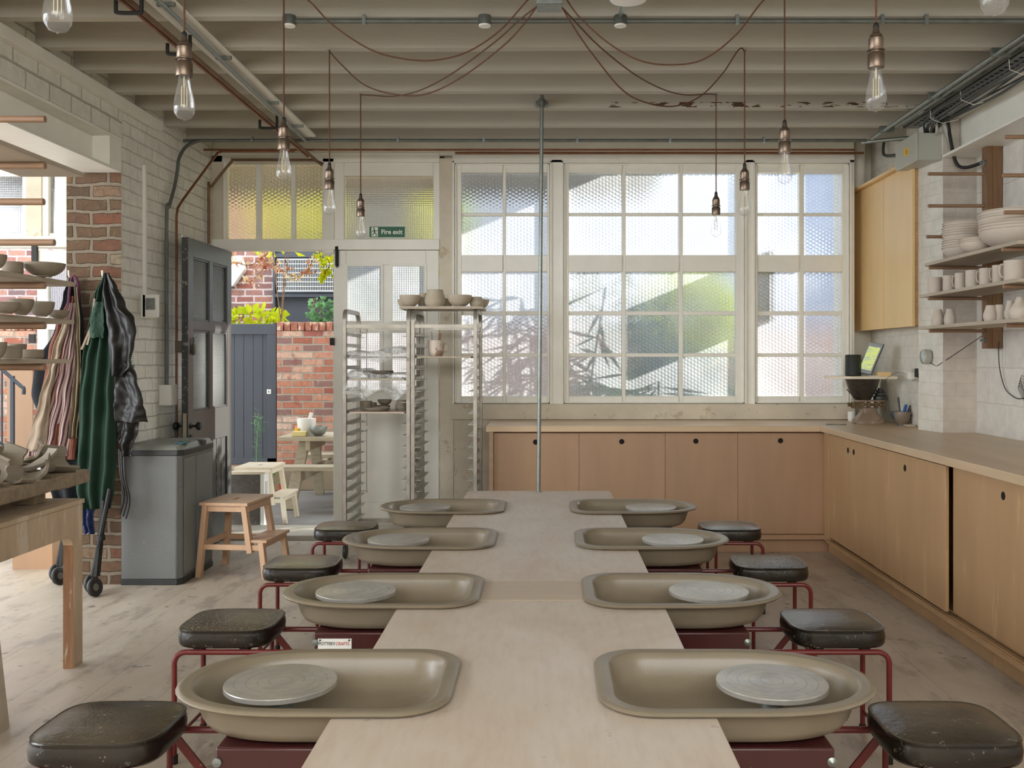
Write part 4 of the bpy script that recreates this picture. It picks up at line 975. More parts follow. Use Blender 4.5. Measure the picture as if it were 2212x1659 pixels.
def ribbon(c, L, w_, th, curl, rz, tiltx, lab, name='clay_offcut', mat=None, twist=0):
    """curled strip of clay, a bent slab with thickness"""
    n = 22; rg = []
    M3 = Matrix.Rotation(rz, 3, 'Z') @ Matrix.Rotation(tiltx, 3, 'X')
    x = z = 0; a = -curl*.35
    path = []
    for i in range(n+1):
        path.append((x, z, a)); a += curl/n; x += math.cos(a)*L/n; z += math.sin(a)*L/n
    mx = sum(p[0] for p in path)/len(path); mz = min(p[1] for p in path)
    for i, (px, pz, a_) in enumerate(path):
        ww = w_*(.82+.18*math.sin(math.pi*min(max(i/n, .06), .94)))*(1+.12*math.sin(i*.9+rz)); tw = twist*(i/n-.5)
        nrm = Vector((-math.sin(a_), 0, math.cos(a_))); sd = Vector((math.sin(tw)*.4, math.cos(tw), math.sin(tw)*.5)); o_ = Vector((px-mx, 0, pz-mz))
        rg.append([c+M3 @ (o_-sd*ww/2-nrm*th/2), c+M3 @ (o_+sd*ww/2-nrm*th*.4), c+M3 @ (o_+sd*ww/2+nrm*th*.4), c+M3 @ (o_-sd*ww/2+nrm*th/2)])
    return tag(MB().loft(rg).build(name, mat or m_clay, bevel=.002, ang=50), lab, 'clay piece', 'curled clay offcuts on the pallet')
spots = [(-2.24,4.26,.0,.20,.095,2.2,.4,'curled clay strip at the right front of the heap, lying on its side'), (-2.27,4.50,.0,.26,.085,1.9,2.4,'arched clay strip at the far right end of the heap'),
 (-2.36,4.12,.0,.22,.10,2.6,1.2,'broad folded clay strip low in the heap near the pallet edge'), (-2.33,4.38,.05,.25,.09,1.2,.8,'long flat clay strip lying across the heap'), (-2.47,4.42,.03,.22,.10,2.2,2.9,'twisted clay strip behind the long flat one'),
 (-2.30,3.98,.0,.18,.09,3.2,.2,'tightly rolled clay ring at the front of the heap'), (-2.42,3.95,.02,.20,.08,2.4,1.9,'upright clay curl next to the rolled ring'), (-2.26,3.84,.0,.16,.07,2.8,.9,'small clay curl at the near left edge of the heap'),
 (-2.50,4.22,.07,.24,.10,1.6,.2,'wide clay sheet on top of the heap'), (-2.38,4.26,.09,.20,.08,2.0,1.6,'bent clay strip on the very top of the heap'), (-2.45,3.80,.04,.22,.09,2.0,2.2,'clay strip leaning at the left side of the heap'),
 (-2.55,4.05,.05,.24,.10,2.4,.9,'back clay strip beneath the wide sheet'), (-2.22,4.08,.0,.15,.06,2.0,2.7,'thin clay shaving hanging near the pallet edge'), (-2.36,3.74,.0,.18,.09,2.8,.1,'rolled clay piece nearest the camera'),
 (-2.40,4.52,.05,.22,.09,2.6,.3,'dark clay arch at the back of the heap')]
for i, (x, y, z, L, w_, cu, rz, lab) in enumerate(spots): ribbon(Vector((x, y, .878+z*.55)), L*1.0, w_*1.4, .015, cu*1.3, rz, random.uniform(-.5, .5) if z else .15, lab, twist=random.uniform(-.5,.5))
random.seed(5)
for i in range(3):
    p = Vector((-2.2-.03*i, 4.35+.08*i, .877))
mb = MB()
for i in range(60):
    p = Vector((random.uniform(-2.5,-2.17), random.uniform(3.9,4.58), .877)); a = random.uniform(0, 3); l_ = random.uniform(.006,.02)
    mb.bar(p, p+Vector((math.cos(a)*l_, math.sin(a)*l_, .003)), .004, .004)
tag(mb.build('clay_crumbs', m_clay), 'scattered dry clay crumbs on the pallet top', 'clay crumbs', kind='stuff')
t = thing('plywood_crate', 'plain plywood box standing on the floor behind the side table', 'box', (-3.1, 6.3, 0))
MB().box(P(27,0,6.45).x, P(113,0,6.45).x, 6.45, 6.47, 0, .46).build('front_panel', m_ply, t)
MB().box(P(113,0,6.45).x-.018, P(113,0,6.45).x, 6.47, 6.9, 0, .46).build('side_panel', m_ply, t)
MB().box(P(27,0,6.45).x, P(113,0,6.45).x, 6.47, 6.9, .44, .46).build('top_panel', m_ply, t)
t = thing('leaning_boards', 'stack of grey boards leaning at the bottom left edge of the photo', 'boards', (-2.0, 3.6, 0))
for i in range(4):
    x_ = -2.13-.022*i
    MB().bar((x_+.085, 3.58+.02*i, .0), (x_-.0, 3.60+.02*i, .66), .018, .20-.02*i, up=(0,1,0)).build('board', m_oldwood if i % 2 else m_shelf, t)
# ------------------------------------------------------------------ BIN
t = thing('storage_bin', 'large grey plastic storage bin with a dusty lid against the white brick wall', 'bin', (-2.45, 6.3, 0))
bx0, bx1, by0, by1 = -2.632, -2.262, 6.0, 6.56; ch = .03
def chp(x0, x1, y0, y1, c): return [(x0,y0),(x1-c,y0),(x1,y0+c),(x1,y1),(x0,y1)]
vfn = lambda z0: (lambda u, q, d: Vector((u, q, z0+d)))
MB().prism(chp(bx0,bx1,by0,by1,ch), vfn(.035), .765).build('body', [m_binb], t, bevel=.006)
MB().prism(chp(bx0,bx1+.004,by0-.004,by1,ch), vfn(.0), .035).build('base', m_dark, t, bevel=.002)
MB().box(bx1-.001, bx1+.004, by0+.05, by0+.245, .06, .775).build('side_panel', m_binl, t, bevel=.002)
MB().box(bx1-.001, bx1+.004, by0+.262, by1-.01, .06, .775).build('side_panel', m_binl, t, bevel=.002)
MB().prism(chp(bx0-.0,bx1+.008,by0-.008,by1,ch), vfn(.80), .032).build('lid_rim', m_dark, t, bevel=.003)
mb = MB()
def rg(i, z): return [Vector((x, y, z)) for x, y in chp(bx0+i*.3, bx1+.006-i, by0-.006+i, by1-i*.3, ch)]
mb.loft([rg(0,.832), rg(.018,.858), rg(.03,.865)]); mb.build('lid', m_lid, t, bevel=.003)
mb = MB()
for i in range(3): mb.box(bx1-.10, bx1-.03, by0+.12+.13*i, by0+.20+.13*i, .865, .869)
mb.build('lid_rib', m_lid, t, bevel=.002)
MB().box(bx1-.035, bx1+.012, by0+.34, by0+.41, .835, .866).build('latch', m_dark, t, bevel=.003)
tag(MB().grid(5, 4, lambda u, v: Vector((-2.33+.07*u, 6.06+.09*v, .8665+.006*abs(math.sin(5*u+3*v))))).build('blue_cloth', M('teal_rag','#4d8a93',.8,var=.2), solid=.003), 'small teal rag lying on the grey bin lid', 'cloth')
# ------------------------------------------------------------------ STEP STOOL
def step_stool(loc, rz, lab, mats, cat='step stool', kx=1, mirror=1):
    ms, ml = mats
    t = thing('step_stool', lab, cat, (0,0,0), 'two-step wooden stools')
    def top(z, x0, x1, y0, y1, nm, slot):
        mb = MB()
        if slot:
            cx = (x0+x1)/2; cy = (y0+y1)/2; a, b = .014, .055
            mb.box(x0, x1, y0, cy-b, z-.018, z); mb.box(x0, x1, cy+b, y1, z-.018, z); mb.box(x0, cx-a, cy-b, cy+b, z-.018, z); mb.box(cx+a, x1, cy-b, cy+b, z-.018, z)
            return mb.build(nm, ms, t)
        return mb.box(x0, x1, y0, y1, z-.018, z).build(nm, ms, t, bevel=.002)
    top(.48, -.165, .155, -.215, .215, 'top_step', True)
    top(.245, .13, .275, -.20, .20, 'lower_step', False)
    for s_ in (-1, 1):
        y = s_*.18
        MB().bar((-.135,y,.462),(-.175,y*1.08,.0), .034, .044, up=(0,1,0)).build('leg', ml, t, bevel=.002)
        MB().bar((.12,y,.462),(.165,y*1.03,.16), .034, .048, up=(0,1,0)).build('leg', ml, t, bevel=.002)
        MB().bar((.235,y,.227),(.265,y*1.06,.0), .034, .042, up=(0,1,0)).build('leg', ml, t, bevel=.002)
        MB().bar((-.16,y*1.04,.195),(.245,y*1.04,.195), .022, .034).build('side_rail', ml, t, bevel=.002)
        MB().bar((-.14,y,.44),(.13,y,.44), .02, .04).build('top_rail', ml, t, bevel=.002)
    MB().bar((-.158,-.185,.21),(-.158,.185,.21), .02, .035).build('cross_rail', ml, t)
    MB().bar((.14,-.18,.44),(.14,.18,.44), .02, .036).build('cross_rail', ml, t)
    MB().bar((-.145,-.18,.44),(-.145,.18,.44), .02, .036).build('cross_rail', ml, t)
    MB().bar((.245,-.18,.21),(.245,.18,.21), .02, .034).build('cross_rail', ml, t)
    t.location = loc; t.rotation_euler = (0,0,rz); return t
step_stool((-2.035, 6.39, 0), R(-6), 'brown wooden step stool with a handle slot indoors beside the grey bin', (m_beech, m_beech))
# outside pieces follow further down
# ------------------------------------------------------------------ RACKS
def rack(xa, xb, yf, yr, lab, extra):
    t = thing('tray_rack', lab, 'rack', ((xa+xb)/2, (yf+yr)/2, 0), 'metal tray racks')
    pw = .028; zt = 1.66
    for x_, sx in ((xa, 1), (xb, -1)):
        xx0, xx1 = (x_, x_+pw) if sx > 0 else (x_-pw, x_)
        for y_ in (yf, yr-pw): MB().box(xx0, xx1, y_, y_+pw, .16, zt).build('post', m_steel_rack, t, bevel=.003)
        # rounded hoop front to back
        xm = (xx0+xx1)/2; c0, c1 = yf+pw/2, yr-pw/2; rr = .07; pts = [(c0, zt-.002)]+[(c0+rr-rr*math.cos(R(a)), zt+.002+rr*math.sin(R(a))) for a in range(0, 91, 15)]+[(c1-rr+rr*math.sin(R(a)), zt+.002+rr*math.cos(R(a))) for a in range(0, 91, 15)]+[(c1, zt-.002)]
        mb = MB(); rgs = []
        for i, (py, pz) in enumerate(pts):
            q0 = pts[max(i-1,0)]; q1 = pts[min(i+1,len(pts)-1)]; d = Vector((0, q1[0]-q0[0], q1[1]-q0[1])).normalized(); n_ = Vector((0, -d.z, d.y))
            c = Vector((xm, py, pz)); hw = pw/2
            rgs.append([c-Vector((hw,0,0))-n_*hw, c+Vector((hw,0,0))-n_*hw, c+Vector((hw,0,0))+n_*hw, c-Vector((hw,0,0))+n_*hw])
        mb.loft(rgs); mb.build('hoop', m_steel_rack, t)
        for i in range(18):
            z = 1.555-i*.0775
            mb = MB(); a, b = (xx1, xx1+.038) if sx > 0 else (xx0-.038, xx0)
            w0 = xx1-.002 if sx > 0 else xx0
            mb.box(min(a,b), max(a,b), yf+.01, yr-.01, z, z+.002); mb.box(w0, w0+.002, yf+.01, yr-.01, z, z+.026)
            mb.build('tray_rail', m_rail, t)
        MB().box(xx0+.004, xx1-.004, yf+pw, yr-pw, .17, .195).build('base_bar', m_steel_rack, t)
        for y_ in (yf+.02, yr-.05):
            c = thing('caster', None, None, (0,0,0)); bpy.data.objects.remove(c)
            cs = MB().lathe([(0,-.012),(.045,-.012),(.05,-.008),(.05,.008),(.045,.012),(0,.012)], (xm, y_+.015, .05), 20, Matrix.Rotation(R(90), 3, 'Y')).build('caster_wheel', m_dark, t)
            MB().box(xm-.018, xm+.018, y_-.012, y_+.042, .095, .16).build('caster_fork', m_steel, cs)
    for y_ in (yf+.002, yr-pw+.002):
        MB().box(xa+pw, xb-pw, y_, y_+.022, 1.612, 1.636).build('cross_bar', m_steel_rack, t)
    MB().box(xa+pw, xb-pw, yr-pw, yr-.006, .17, .20).build('cross_bar', m_steel_rack, t)
    MB().box(xa+pw, xb-pw, yf+.002, yf+.022, .17, .20).build('cross_bar', m_steel_rack, t)
    for z0, z1 in ((.93, 1.585), (.42, .86)):
        x_ = xb+.004 if extra else xa+pw+.05
        yy = yr-.10 if not extra else yf+.04
        MB().tube(bez([(x_-.03, yy, z1-.02), (x_-.03, yy, z1), (x_+.012, yy, z1), (x_+.012, yy, z1-.02), (x_+.012, yy, z0+.02), (x_+.012, yy, z0), (x_-.03, yy, z0)], 3), .003, 6).build('retaining_rod', m_steel_rack, t)
    return t
RF, RR = 6.77, 7.30
rack(-1.43, -.957, RF, RR, 'left metal tray rack holding plastic-wrapped work and small pots', 0)
rack(-.953, -.49, RF, RR, 'right metal tray rack with a pot-laden board across its top', 1)
def tray(x0, x1, z, lab, mat=m_shelf, th=.012, y0=RF+.01, y1=RR-.03, grp='boards on the tray racks'):
    return tag(MB().box(x0, x1, y0, y1, z, z+th).build('ware_board', mat, bevel=.0015), lab, 'board', grp)
tray(-1.385, -1.0, 1.402, 'board under the upper plastic wrapping on the left rack')
tray(-1.385, -1.0, 1.247, 'board under the lower plastic wrapping on the left rack')
tray(-1.385, -1.0, 1.015, 'board with small pots and dishes on the left rack', M('pale_board', '#c9b6a3', .6, var=.05))
tray(-.91, -.535, 1.402-.0, 'empty-looking board holding one jug on the right rack')
def plastic(z, lab, seed, drop):
    def fn_(u, v):
        x = -1.42+.455*u; y = RF-.02+.50*v
        h = .055*max(0, math.sin(math.pi*min(max(u*1.02, 0), 1)))**.5*(1+.6*math.sin(u*5+seed))*min(1, v*6)*min(1, (1-v)*4+.2)
        w_ = .012*noise.noise(Vector((x*12, y*8, seed)))+.003*noise.noise(Vector((x*40, y*30, seed)))
        zz = z+.012+abs(h)+w_
        if v < .15: zz = z+.02-(drop*(1+.6*noise.noise(Vector((x*9, seed, 1)))))*(1-v/.15)+w_*.5+abs(h)*v/.15
        return Vector((x+w_*.6, y-(.012 if v < .15 else 0)+w_*.5, zz))
    m_ = clearmat('thin_plastic_%d' % seed, (.97,.97,.97,1), .5, .30, .12, (.92,.92,.9,1), .6)
    return tag(MB().grid(46, 36, fn_).build('plastic_sheet', m_), lab, 'plastic sheet', 'plastic sheets on the left rack')
plastic(1.414, 'crumpled clear plastic sheet over the upper board of the left rack', 3, .05)
plastic(1.259, 'crumpled clear plastic sheet hanging off the second board of the left rack', 8, .13)
tag(MB().lathe(bowl_p(.11,.05,.5), (-1.22, 7.0, 1.26), 24, Matrix.Scale(1, 3)).build('wrapped_dish', m_clay), 'dark clay dish wrapped under the lower plastic sheet', 'dish')
pz = 1.0275
for kd, x, w_, h_, Y, lab, kw in (('cup', 791, 26, 20, 6.95, 'round clay cup at the left of the small pots on the rack board', {}), ('plate', 815, 56, 8, 6.87, 'flat clay plate at the front of the rack board', dict(foot=.75)),
        ('cup', 868, 26, 22, 6.95, 'small round jar at the right of the rack board', dict(belly=.12, neck=.15)), ('plate', 825, 36, 9, 7.08, 'lower saucer of the small pile on the rack board', dict(foot=.6)), ):
    pot(kd, x, 880, w_, h_, Y, m_clay, lab, 'small pots on the left rack', z=pz, **kw)
pot('bowl', 831, 870, 31, 12, 7.08, m_clay, 'little open bowl on top of the saucer in the left rack', 'small pots on the left rack', z=pz+.032)
pot('cup', 806, 880, 16, 14, 7.15, m_clay, 'tiny cup half hidden behind the plate on the rack board', 'small pots on the left rack', z=pz)
# top board and its pots
tb2 = MB().box(P(868,0,6.9).x, P(1046,0,6.9).x, 6.80, 7.14, 1.7450, 1.765).build('ware_board', m_shelf, bevel=.002)
tag(tb2, 'board laid across the top of the right rack carrying clay pots', 'board', 'boards on the tray racks')
for kd, x, w_, h_, Y, lab, kw in (('bowl', 886, 46, 25, 6.92, 'open clay bowl at the left end of the rack top', dict(foot=.38)), ('jar', 940, 40, 37, 6.92, 'big rounded clay jar in the middle of the rack top', dict(belly=.14, neck=.18)),
        ('jar', 916, 24, 31, 7.04, 'tall jar hidden behind the big rounded one', dict(belly=.1, neck=.1)), ('bowl', 993, 54, 25, 6.92, 'wide clay bowl to the right of the big jar on the rack top', dict(foot=.4)),
        ('jar', 1030, 27, 22, 6.96, 'small rounded cup at the right end of the rack top', dict(belly=.16, neck=.2)), ('bowl', 1040, 34, 18, 7.08, 'little bowl at the far right behind the small cup', {}),
        ('bowl', 872, 26, 18, 7.06, 'pale bowl peeking out at the far left of the rack top', {}), ('cup', 966, 20, 20, 7.05, 'shadowed cup behind the wide bowl on the rack top', {})):
    pot(kd, x, 664, w_, h_, Y, m_clay_l, lab, 'clay pots on top of the right rack', z=1.7655, **kw)
p = P(990, 664, 6.92); p.z = 1.7655+.082
tag(MB().lathe(bowl_p(.078,.030,.6), p, 26, Matrix.Rotation(R(6), 3, 'Y') @ Matrix.Rotation(R(180), 3, 'X')).build('upturned_dish', m_clay_l), 'upturned clay dish resting on the wide bowl', 'dish')
p = P(942, 778, 6.9); p.z = 1.4145
t = thing('tool_jug', 'slip-smeared white jug full of tools on the right rack board', 'jug', p)
MB().lathe(cyl_p(.053,.112,.06,-.06,.004,.8), p, 26).build('body', M('slip_smeared', '#d9c9b8', .5, var=.05, spots=[(14,.52,'#9a6f55',.8)]), t)
MB().tube(bez([p+Vector((.05,0,.09)), p+Vector((.078,0,.085)), p+Vector((.078,0,.04)), p+Vector((.05,0,.03))],5), .006, 8).build('handle', m_clay_l, t)
tag(MB().tube([p+Vector((-.022,.0,.02)), p+Vector((-.032,.0,.175))], .0025, 6).build('needle_tool', m_dowel), 'thin wooden stick standing in the white jug', 'tool', 'tools in the jug')
tag(MB().bar(p+Vector((.01,.01,.02)), p+Vector((.028,.01,.165)), .018, .022).build('brush', m_tabedge), 'thick rust-brown brush standing in the white jug', 'brush', 'tools in the jug')
# ------------------------------------------------------------------ RIGHT SHELVES
XE = 2.34
t = thing('drying_rack', 'dark timber posts with oak pegs carrying the right-hand shelves of white pots', 'rack', (2.72, 5.98, 1.46))
MB().box(2.688, 2.722, 5.95, 6.02, 1.46, 2.71).build('post', m_post, t, bevel=.002)
MB().box(2.723, 2.786, 5.953, 6.017, 1.46, 2.71).build('post', m_post, t, bevel=.003)
MB().box(2.70, 2.786, 4.95, 5.02, 1.46, 2.71).build('post', m_post, t, bevel=.002)
for z_ in (1.568, 1.768, 1.958, 2.148, 2.338, 2.535):
    for y_ in (5.985, 4.985):
        MB().tube([(2.70, y_, z_), (XE+random.uniform(-.01,.01), y_, z_)], .0105, 12).build('peg', m_dowel, t)
MB().tube([(2.70, 4.985, 2.72), (XE, 4.985, 2.535+.0)], .0105, 12) if False else None
for z_ in (1.51, 2.60): MB().lathe([(0,0),(.016,0),(.016,.012),(.008,.014),(.008,.03),(0,.03)], (2.688, 5.975, z_), 8, Matrix.Rotation(R(-90), 3, 'Y')).build('coach_bolt', m_steel, t)
for z_, y1, lab in ((1.989, 6.04, 'upper right shelf board stacked with nested bowls'), (1.799, 6.12, 'middle right shelf board with a row of mugs'), (1.600, 6.14, 'lowest right shelf board with small vases')):
    tag(MB().box(XE, XE+.30, 4.84, y1, z_-.019, z_).build('shelf_board', m_shelf, bevel=.001), lab, 'shelf board', 'boards on the right drying rack')
def nest(x, Y, n, r, h0, step, z, labs, grp, jit=.004):
    X = P(x, 0, Y).x; rnd = random.Random(x)
    for i in range(n):
        rr = r*(1+rnd.uniform(-.02,.02)); c = Vector((X+rnd.uniform(-jit,jit), Y+rnd.uniform(-jit,jit), z+i*step))
        pr_ = bowl_p(rr, h0, .36, .7, .0045); k0 = 10
        pr_ = pr_[:k0]+[(rr-.001, h0-.006), (rr+.0055, h0-.004), (rr+.005, h0)]+pr_[k0+1:]
        o = MB().lathe(pr_, c, 36).build('stacked_bowl', m_bisque, ang=50)
        tag(o, labs(i), 'bowl', grp)
ordn = ['lowest', 'second', 'third', 'fourth', 'fifth', 'sixth', 'seventh', 'eighth', 'ninth', 'tenth', 'eleventh', 'topmost']
nest(2082, 5.84, 11, .118, .075, .015, 1.9895, lambda i: ('%s bowl from the bottom in the tall left stack on the upper right shelf' % (ordn[i] if i < 10 else 'topmost')).replace('lowest bowl from the bottom', 'lowest bowl').replace('topmost bowl from the bottom', 'topmost bowl'), 'nested bowls in the tall stack')
nest(2109, 5.44, 3, .088, .062, .0095, 1.9895, lambda i: ('lower', 'middle', 'upper')[i]+' small bowl of the little stack between the two big stacks', 'nested small bowls')
nest(2201, 5.26, 7, .20, .105, .0165, 1.9895, lambda i: ('%s wide bowl from the bottom in the right stack at the photo edge' % ordn[i]).replace('lowest wide bowl from the bottom', 'lowest wide bowl'), 'nested wide bowls')
mugs = [('cup', 2020, 30, 35, 6.02, 'straight cylinder pot at the left end of the mug row', 0), ('mug', 2050, 25, 35, 5.84, 'first slim mug beside the straight cylinder pot', 0), ('mug', 2075, 24, 36, 5.68, 'second slim mug with handle in the right shelf row', 1),
        ('cup', 2101, 29, 38, 5.53, 'slightly bulging tumbler in the middle of the mug row', 0), ('mug', 2130, 28, 38, 5.37, 'handled mug next to the bulging tumbler', 1), ('mug', 2157, 26, 40, 5.22, 'tall mug second from the right end of the row', 1), ('mug', 2190, 42, 45, 5.05, 'biggest mug at the right end of the row', 1)]
for kd, x, w_, h_, Y, lab, hd in mugs: pot(kd, x, 0, w_, h_, Y, m_bisque, lab, 'mugs and tumblers on the right shelf', z=1.7995, handle=hd, belly=.03)
vs_ = [(2026, 24, 36, 6.02, .12, .40, 'left small vase at the far end of the lowest right shelf'), (2052, 23, 35, 5.90, .10, .42, 'right small vase of the far pair on the lowest right shelf'), (2040, 14, 32, 6.08, .0, .1, 'thin cup hidden between the two small vases'),
       (2140, 27, 35, 5.32, .15, .32, 'wide-bottomed vase nearest the dark post on the lowest shelf'), (2160, 22, 36, 5.30, .0, .15, 'plain tapered vase behind the wide-bottomed one'), (2182, 22, 42, 5.12, .1, .45, 'slim waisted vase with a flared mouth'), (2202, 36, 48, 5.0, .25, .78, 'round bottle vase with a narrow neck at the photo edge')]
for x, w_, h_, Y, be, ne, lab in vs_: pot('vase', x, 0, w_, h_, Y, m_bisque, lab, 'small vases on the right shelf', z=1.6005, belly=be, neck=ne)
# lamp and cables on the pier
t = thing('clip_spotlight', 'small round white spotlight on the painted brick pier', 'lamp', (2.55, 6.50, 1.42))
MB().lathe([(.0,-.02),(.045,-.02),(.05,-.01),(.05,.02),(.042,.03),(.042,.022),(0,.018)], (2.525, 6.48, 1.41), 24, Matrix.Rotation(R(-90), 3, 'Y')).build('housing', m_grey, t)
MB().lathe([(0,.023),(.040,.022),(.041,.026),(0,.034)], (2.525, 6.48, 1.41), 24, Matrix.Rotation(R(-90), 3, 'Y')).build('lens', M('lens_glass','#b9c4c4',.08,.5,var=.3,vs=40), t)
MB().tube(bez([(2.545,6.46,1.37),(2.56,6.40,1.35),(2.565,6.33,1.37),(2.60,6.30,1.40),(2.70,6.02,1.545)],6), .0025, 6).build('flex', m_dark, t)
t = thing('black_flex', 'thin black flex hanging in a curve with a coil on the painted block wall', 'cable', (2.76, 5.9, 1.1))
MB().tube(bez([(2.76,5.95,1.5),(2.765,5.95,1.35),(2.775,5.9,1.22),(2.78,5.8,1.17),(2.78,5.7,1.165),(2.77,5.5,1.21)],6), .003, 6).build('hanging_run', m_dark, t)
for q in range(5):
    pts = [(2.765-.004*q, 5.64-.012*q+.075*math.cos(a)*(1-.06*q), 1.185+.012*q+.035*math.sin(a+.5)*(1+.1*q)+.03*math.cos(a)) for a in [2*math.pi*k_/16 for k_ in range(16)]]
    MB().tube(pts, .0016, 6, closed=True).build('coil', m_dark, t)
# ------------------------------------------------------------------ WORKTOP CLUTTER IN THE CORNER
zw = ZW+.0008
c = P(1876, 913, 7.2)
t = thing('kitchen_scale', 'old brown cast-iron weighing scale with a black hopper and beam', 'scale', (c.x, c.y, zw))
m_iron = M('brown_enamel_iron', '#8d7762', .45, var=.25, vs=9, spots=[(40,.62,'#b9a690',.6)])
m_brassy = M('tarnished_brass', '#6f5a3e', .42, .6, var=.3, vs=14, spots=[(40,.62,'#b9a690',.5)])
def rr_(hx, hy, z, dx=0): return [Vector((c.x+dx+x, c.y+y, zw+z)) for x, y in rrect(-hx, hx, -hy, hy, min(hx,hy)*.5, 5)]
MB().loft([rr_(.108,.085,0), rr_(.108,.085,.02), rr_(.10,.078,.035), rr_(.075,.062,.06), rr_(.058,.05,.085), rr_(.052,.046,.112), rr_(.056,.048,.118)]).build('base', m_iron, t, ang=40)
mb = MB(); mb.box(c.x-.125, c.x+.12, c.y-.02, c.y-.008, zw+.128, zw+.150); mb.box(c.x-.125, c.x+.12, c.y+.008, c.y+.02, zw+.128, zw+.150); mb.build('beam', m_brassy, t, bevel=.002)
for x_ in (-.115, -.06, .0, .055, .11):
    MB().box(c.x+x_-.008, c.x+x_+.008, c.y-.028, c.y+.028, zw+.112 if x_ else zw+.1, zw+.160).build('knife_edge_fork', m_brassy, t, bevel=.002)
MB().lathe([(0,-.016),(.013,-.016),(.013,.016),(0,.016)], (c.x-.135, c.y, zw+.138), 12, Matrix.Rotation(R(90), 3, 'Y')).build('counterpoise', m_brassy, t)
MB().prism(rrect(-.10,.115,-.055,.055,.02,4), lambda u, q, d: Vector((c.x+u, c.y+q, zw+.163+d)), .012).build('weight_plate', m_iron, t, bevel=.002)
mb = MB(); mb.tube(bez([(c.x-.17,c.y-.03,zw+.255),(c.x-.13,c.y-.05,zw+.205),(c.x-.09,c.y-.05,zw+.178)],5), .0035, 6); mb.build('pan_arm', m_black, t)
mb = MB(); mb.tube(bez([(c.x-.125,c.y-.075,zw+.245),(c.x-.105,c.y-.08,zw+.20),(c.x-.085,c.y-.05,zw+.178)],5), .0045, 6); mb.build('pan_arm', m_black, t)
h = (c.x-.045, c.y, zw+.1755)
hp = MB().lathe([(0,0),(.055,0),(.065,.01),(.10,.075),(.122,.145),(.126,.152),(.122,.154),(.096,.08),(.06,.014),(0,.01)], h, 30).build('weighing_pan', M('speckled_black_enamel','#37302a',.35,var=.2,vs=9,spots=[(90,.64,'#b7aa98',.7)]))
tag(hp, 'dark speckled enamel hopper pan standing on the old scale', 'pan')
for i, (r_, h_) in enumerate(((.052,.032),(.042,.022),(.032,.018),(.020,.014))):
    z0 = zw+.1755+sum((.032,.022,.018,.014)[:i])+.0005*i
    o = MB().lathe([(0,0),(r_*.94,0),(r_,.004),(r_,h_-.007),(r_*.9,h_-.001),(r_*.35,h_-.001),(0,h_-.001)], (c.x+.085, c.y-.01, z0), 24).build('scale_weight', m_dark)
    tag(o, ('largest black iron weight at the bottom of the pile on the scale','second black iron weight up in the pile on the scale','third, smaller black iron weight in the pile','smallest black iron weight on top of the pile')[i], 'weight', 'iron weights stacked on the scale')
zb_ = zw+.1755+.1555
q0 = P(1787, 0, 7.18).x; q1 = P(1930, 0, 7.12).x
tag(MB().prism([(q0,7.20),(2.20,7.06),(q1,7.04),(q1+.02,7.20),(q0+.02,7.34)], lambda u, q, d: Vector((u, q, zb_+d)), .020).build('offcut_board', m_pine, bevel=.001), 'pale offcut board balanced on top of the scale pan', 'board')
zt_ = zb_+.0205
sx_ = P(1843, 0, 7.18).x
t = thing('portable_speaker', 'dark green-grey cylindrical speaker on the offcut board', 'speaker', (sx_, 7.18, zt_))
MB().lathe([(0,0),(.052,0),(.058,.006),(.058,.15),(.054,.156),(.046,.158),(.044,.154),(0,.154)], (sx_, 7.18, zt_), 36, sx=1).build('body', M('speaker_mesh','#23261f',.6,var=.1,bump=.3,bs=300), t)
t = thing('tablet', 'grey-bordered tablet with a green screen propped on a small stand', 'tablet', (2.36, 7.12, zt_))
TM = Matrix.Translation((P(1864,0,7.12).x, 7.12, zt_+.002)) @ Matrix.Rotation(R(27), 4, 'Y') @ Matrix.Rotation(R(-12), 4, 'X') @ Matrix.Rotation(R(-50), 4, 'Z')
MB().box(-.062, .062, -.005, .005, .018, .275, T=TM).build('case', M('tablet_case','#3c4450',.3,.2), t, bevel=.004)
MB().box(-.058, .058, -.0062, -.0048, .022, .271, T=TM).build('bezel', M('tablet_bezel','#a9adb0',.2,.1,var=0), t)
def scr():
    n_ = NT('tablet_screen'); k_ = n_.ramp(n_.noise(n_.coord((1,1,3)), 14, 3), [(.38, col('#9aa68a')), (.5, col('#b9bf6a')), (.62, col('#8f9a92'))])
    e = n_.n('ShaderNodeEmission'); n_.l(k_, e.inputs[0]); e.inputs[1].default_value = .75; n_.l(e.outputs[0], n_.out.inputs[0]); return n_.m
MB().box(-.047, .047, -.0068, -.006, .050, .240, T=TM).build('screen', scr(), t)
MB().bar((P(1872,0,7.2).x,7.17,zt_+.11), (P(1882,0,7.2).x,7.25,zt_), .035, .004, up=(1,0,0)).build('stand', m_grey, t)
MB().box(P(1872,0,7.2).x, P(1888,0,7.2).x, 7.06, 7.16, zt_, zt_+.004).build('stand_foot', m_white, t)
tag(MB().box(P(1892,0,7.12).x, P(1921,0,7.12).x, 7.08, 7.15, zt_, zt_+.030).build('wood_block', m_ply_up, bevel=.001), 'small pale wooden block on the offcut board', 'block')
c2 = P(1949, 922, 7.0)
t = thing('pen_pot', 'glazed brown-grey bowl full of pens beside the brick pier', 'pot', (c2.x, 7.0, zw))
MB().lathe([(0,0),(.030,0),(.030,.008),(.034,.012),(.050,.035),(.056,.07),(.056,.098),(.0535,.1),(.052,.07),(.03,.02),(0,.018)], (c2.x, 7.0, zw), 28).build('body', M('wood_fired_glaze','#857567',.3,var=.25,vs=18), t)
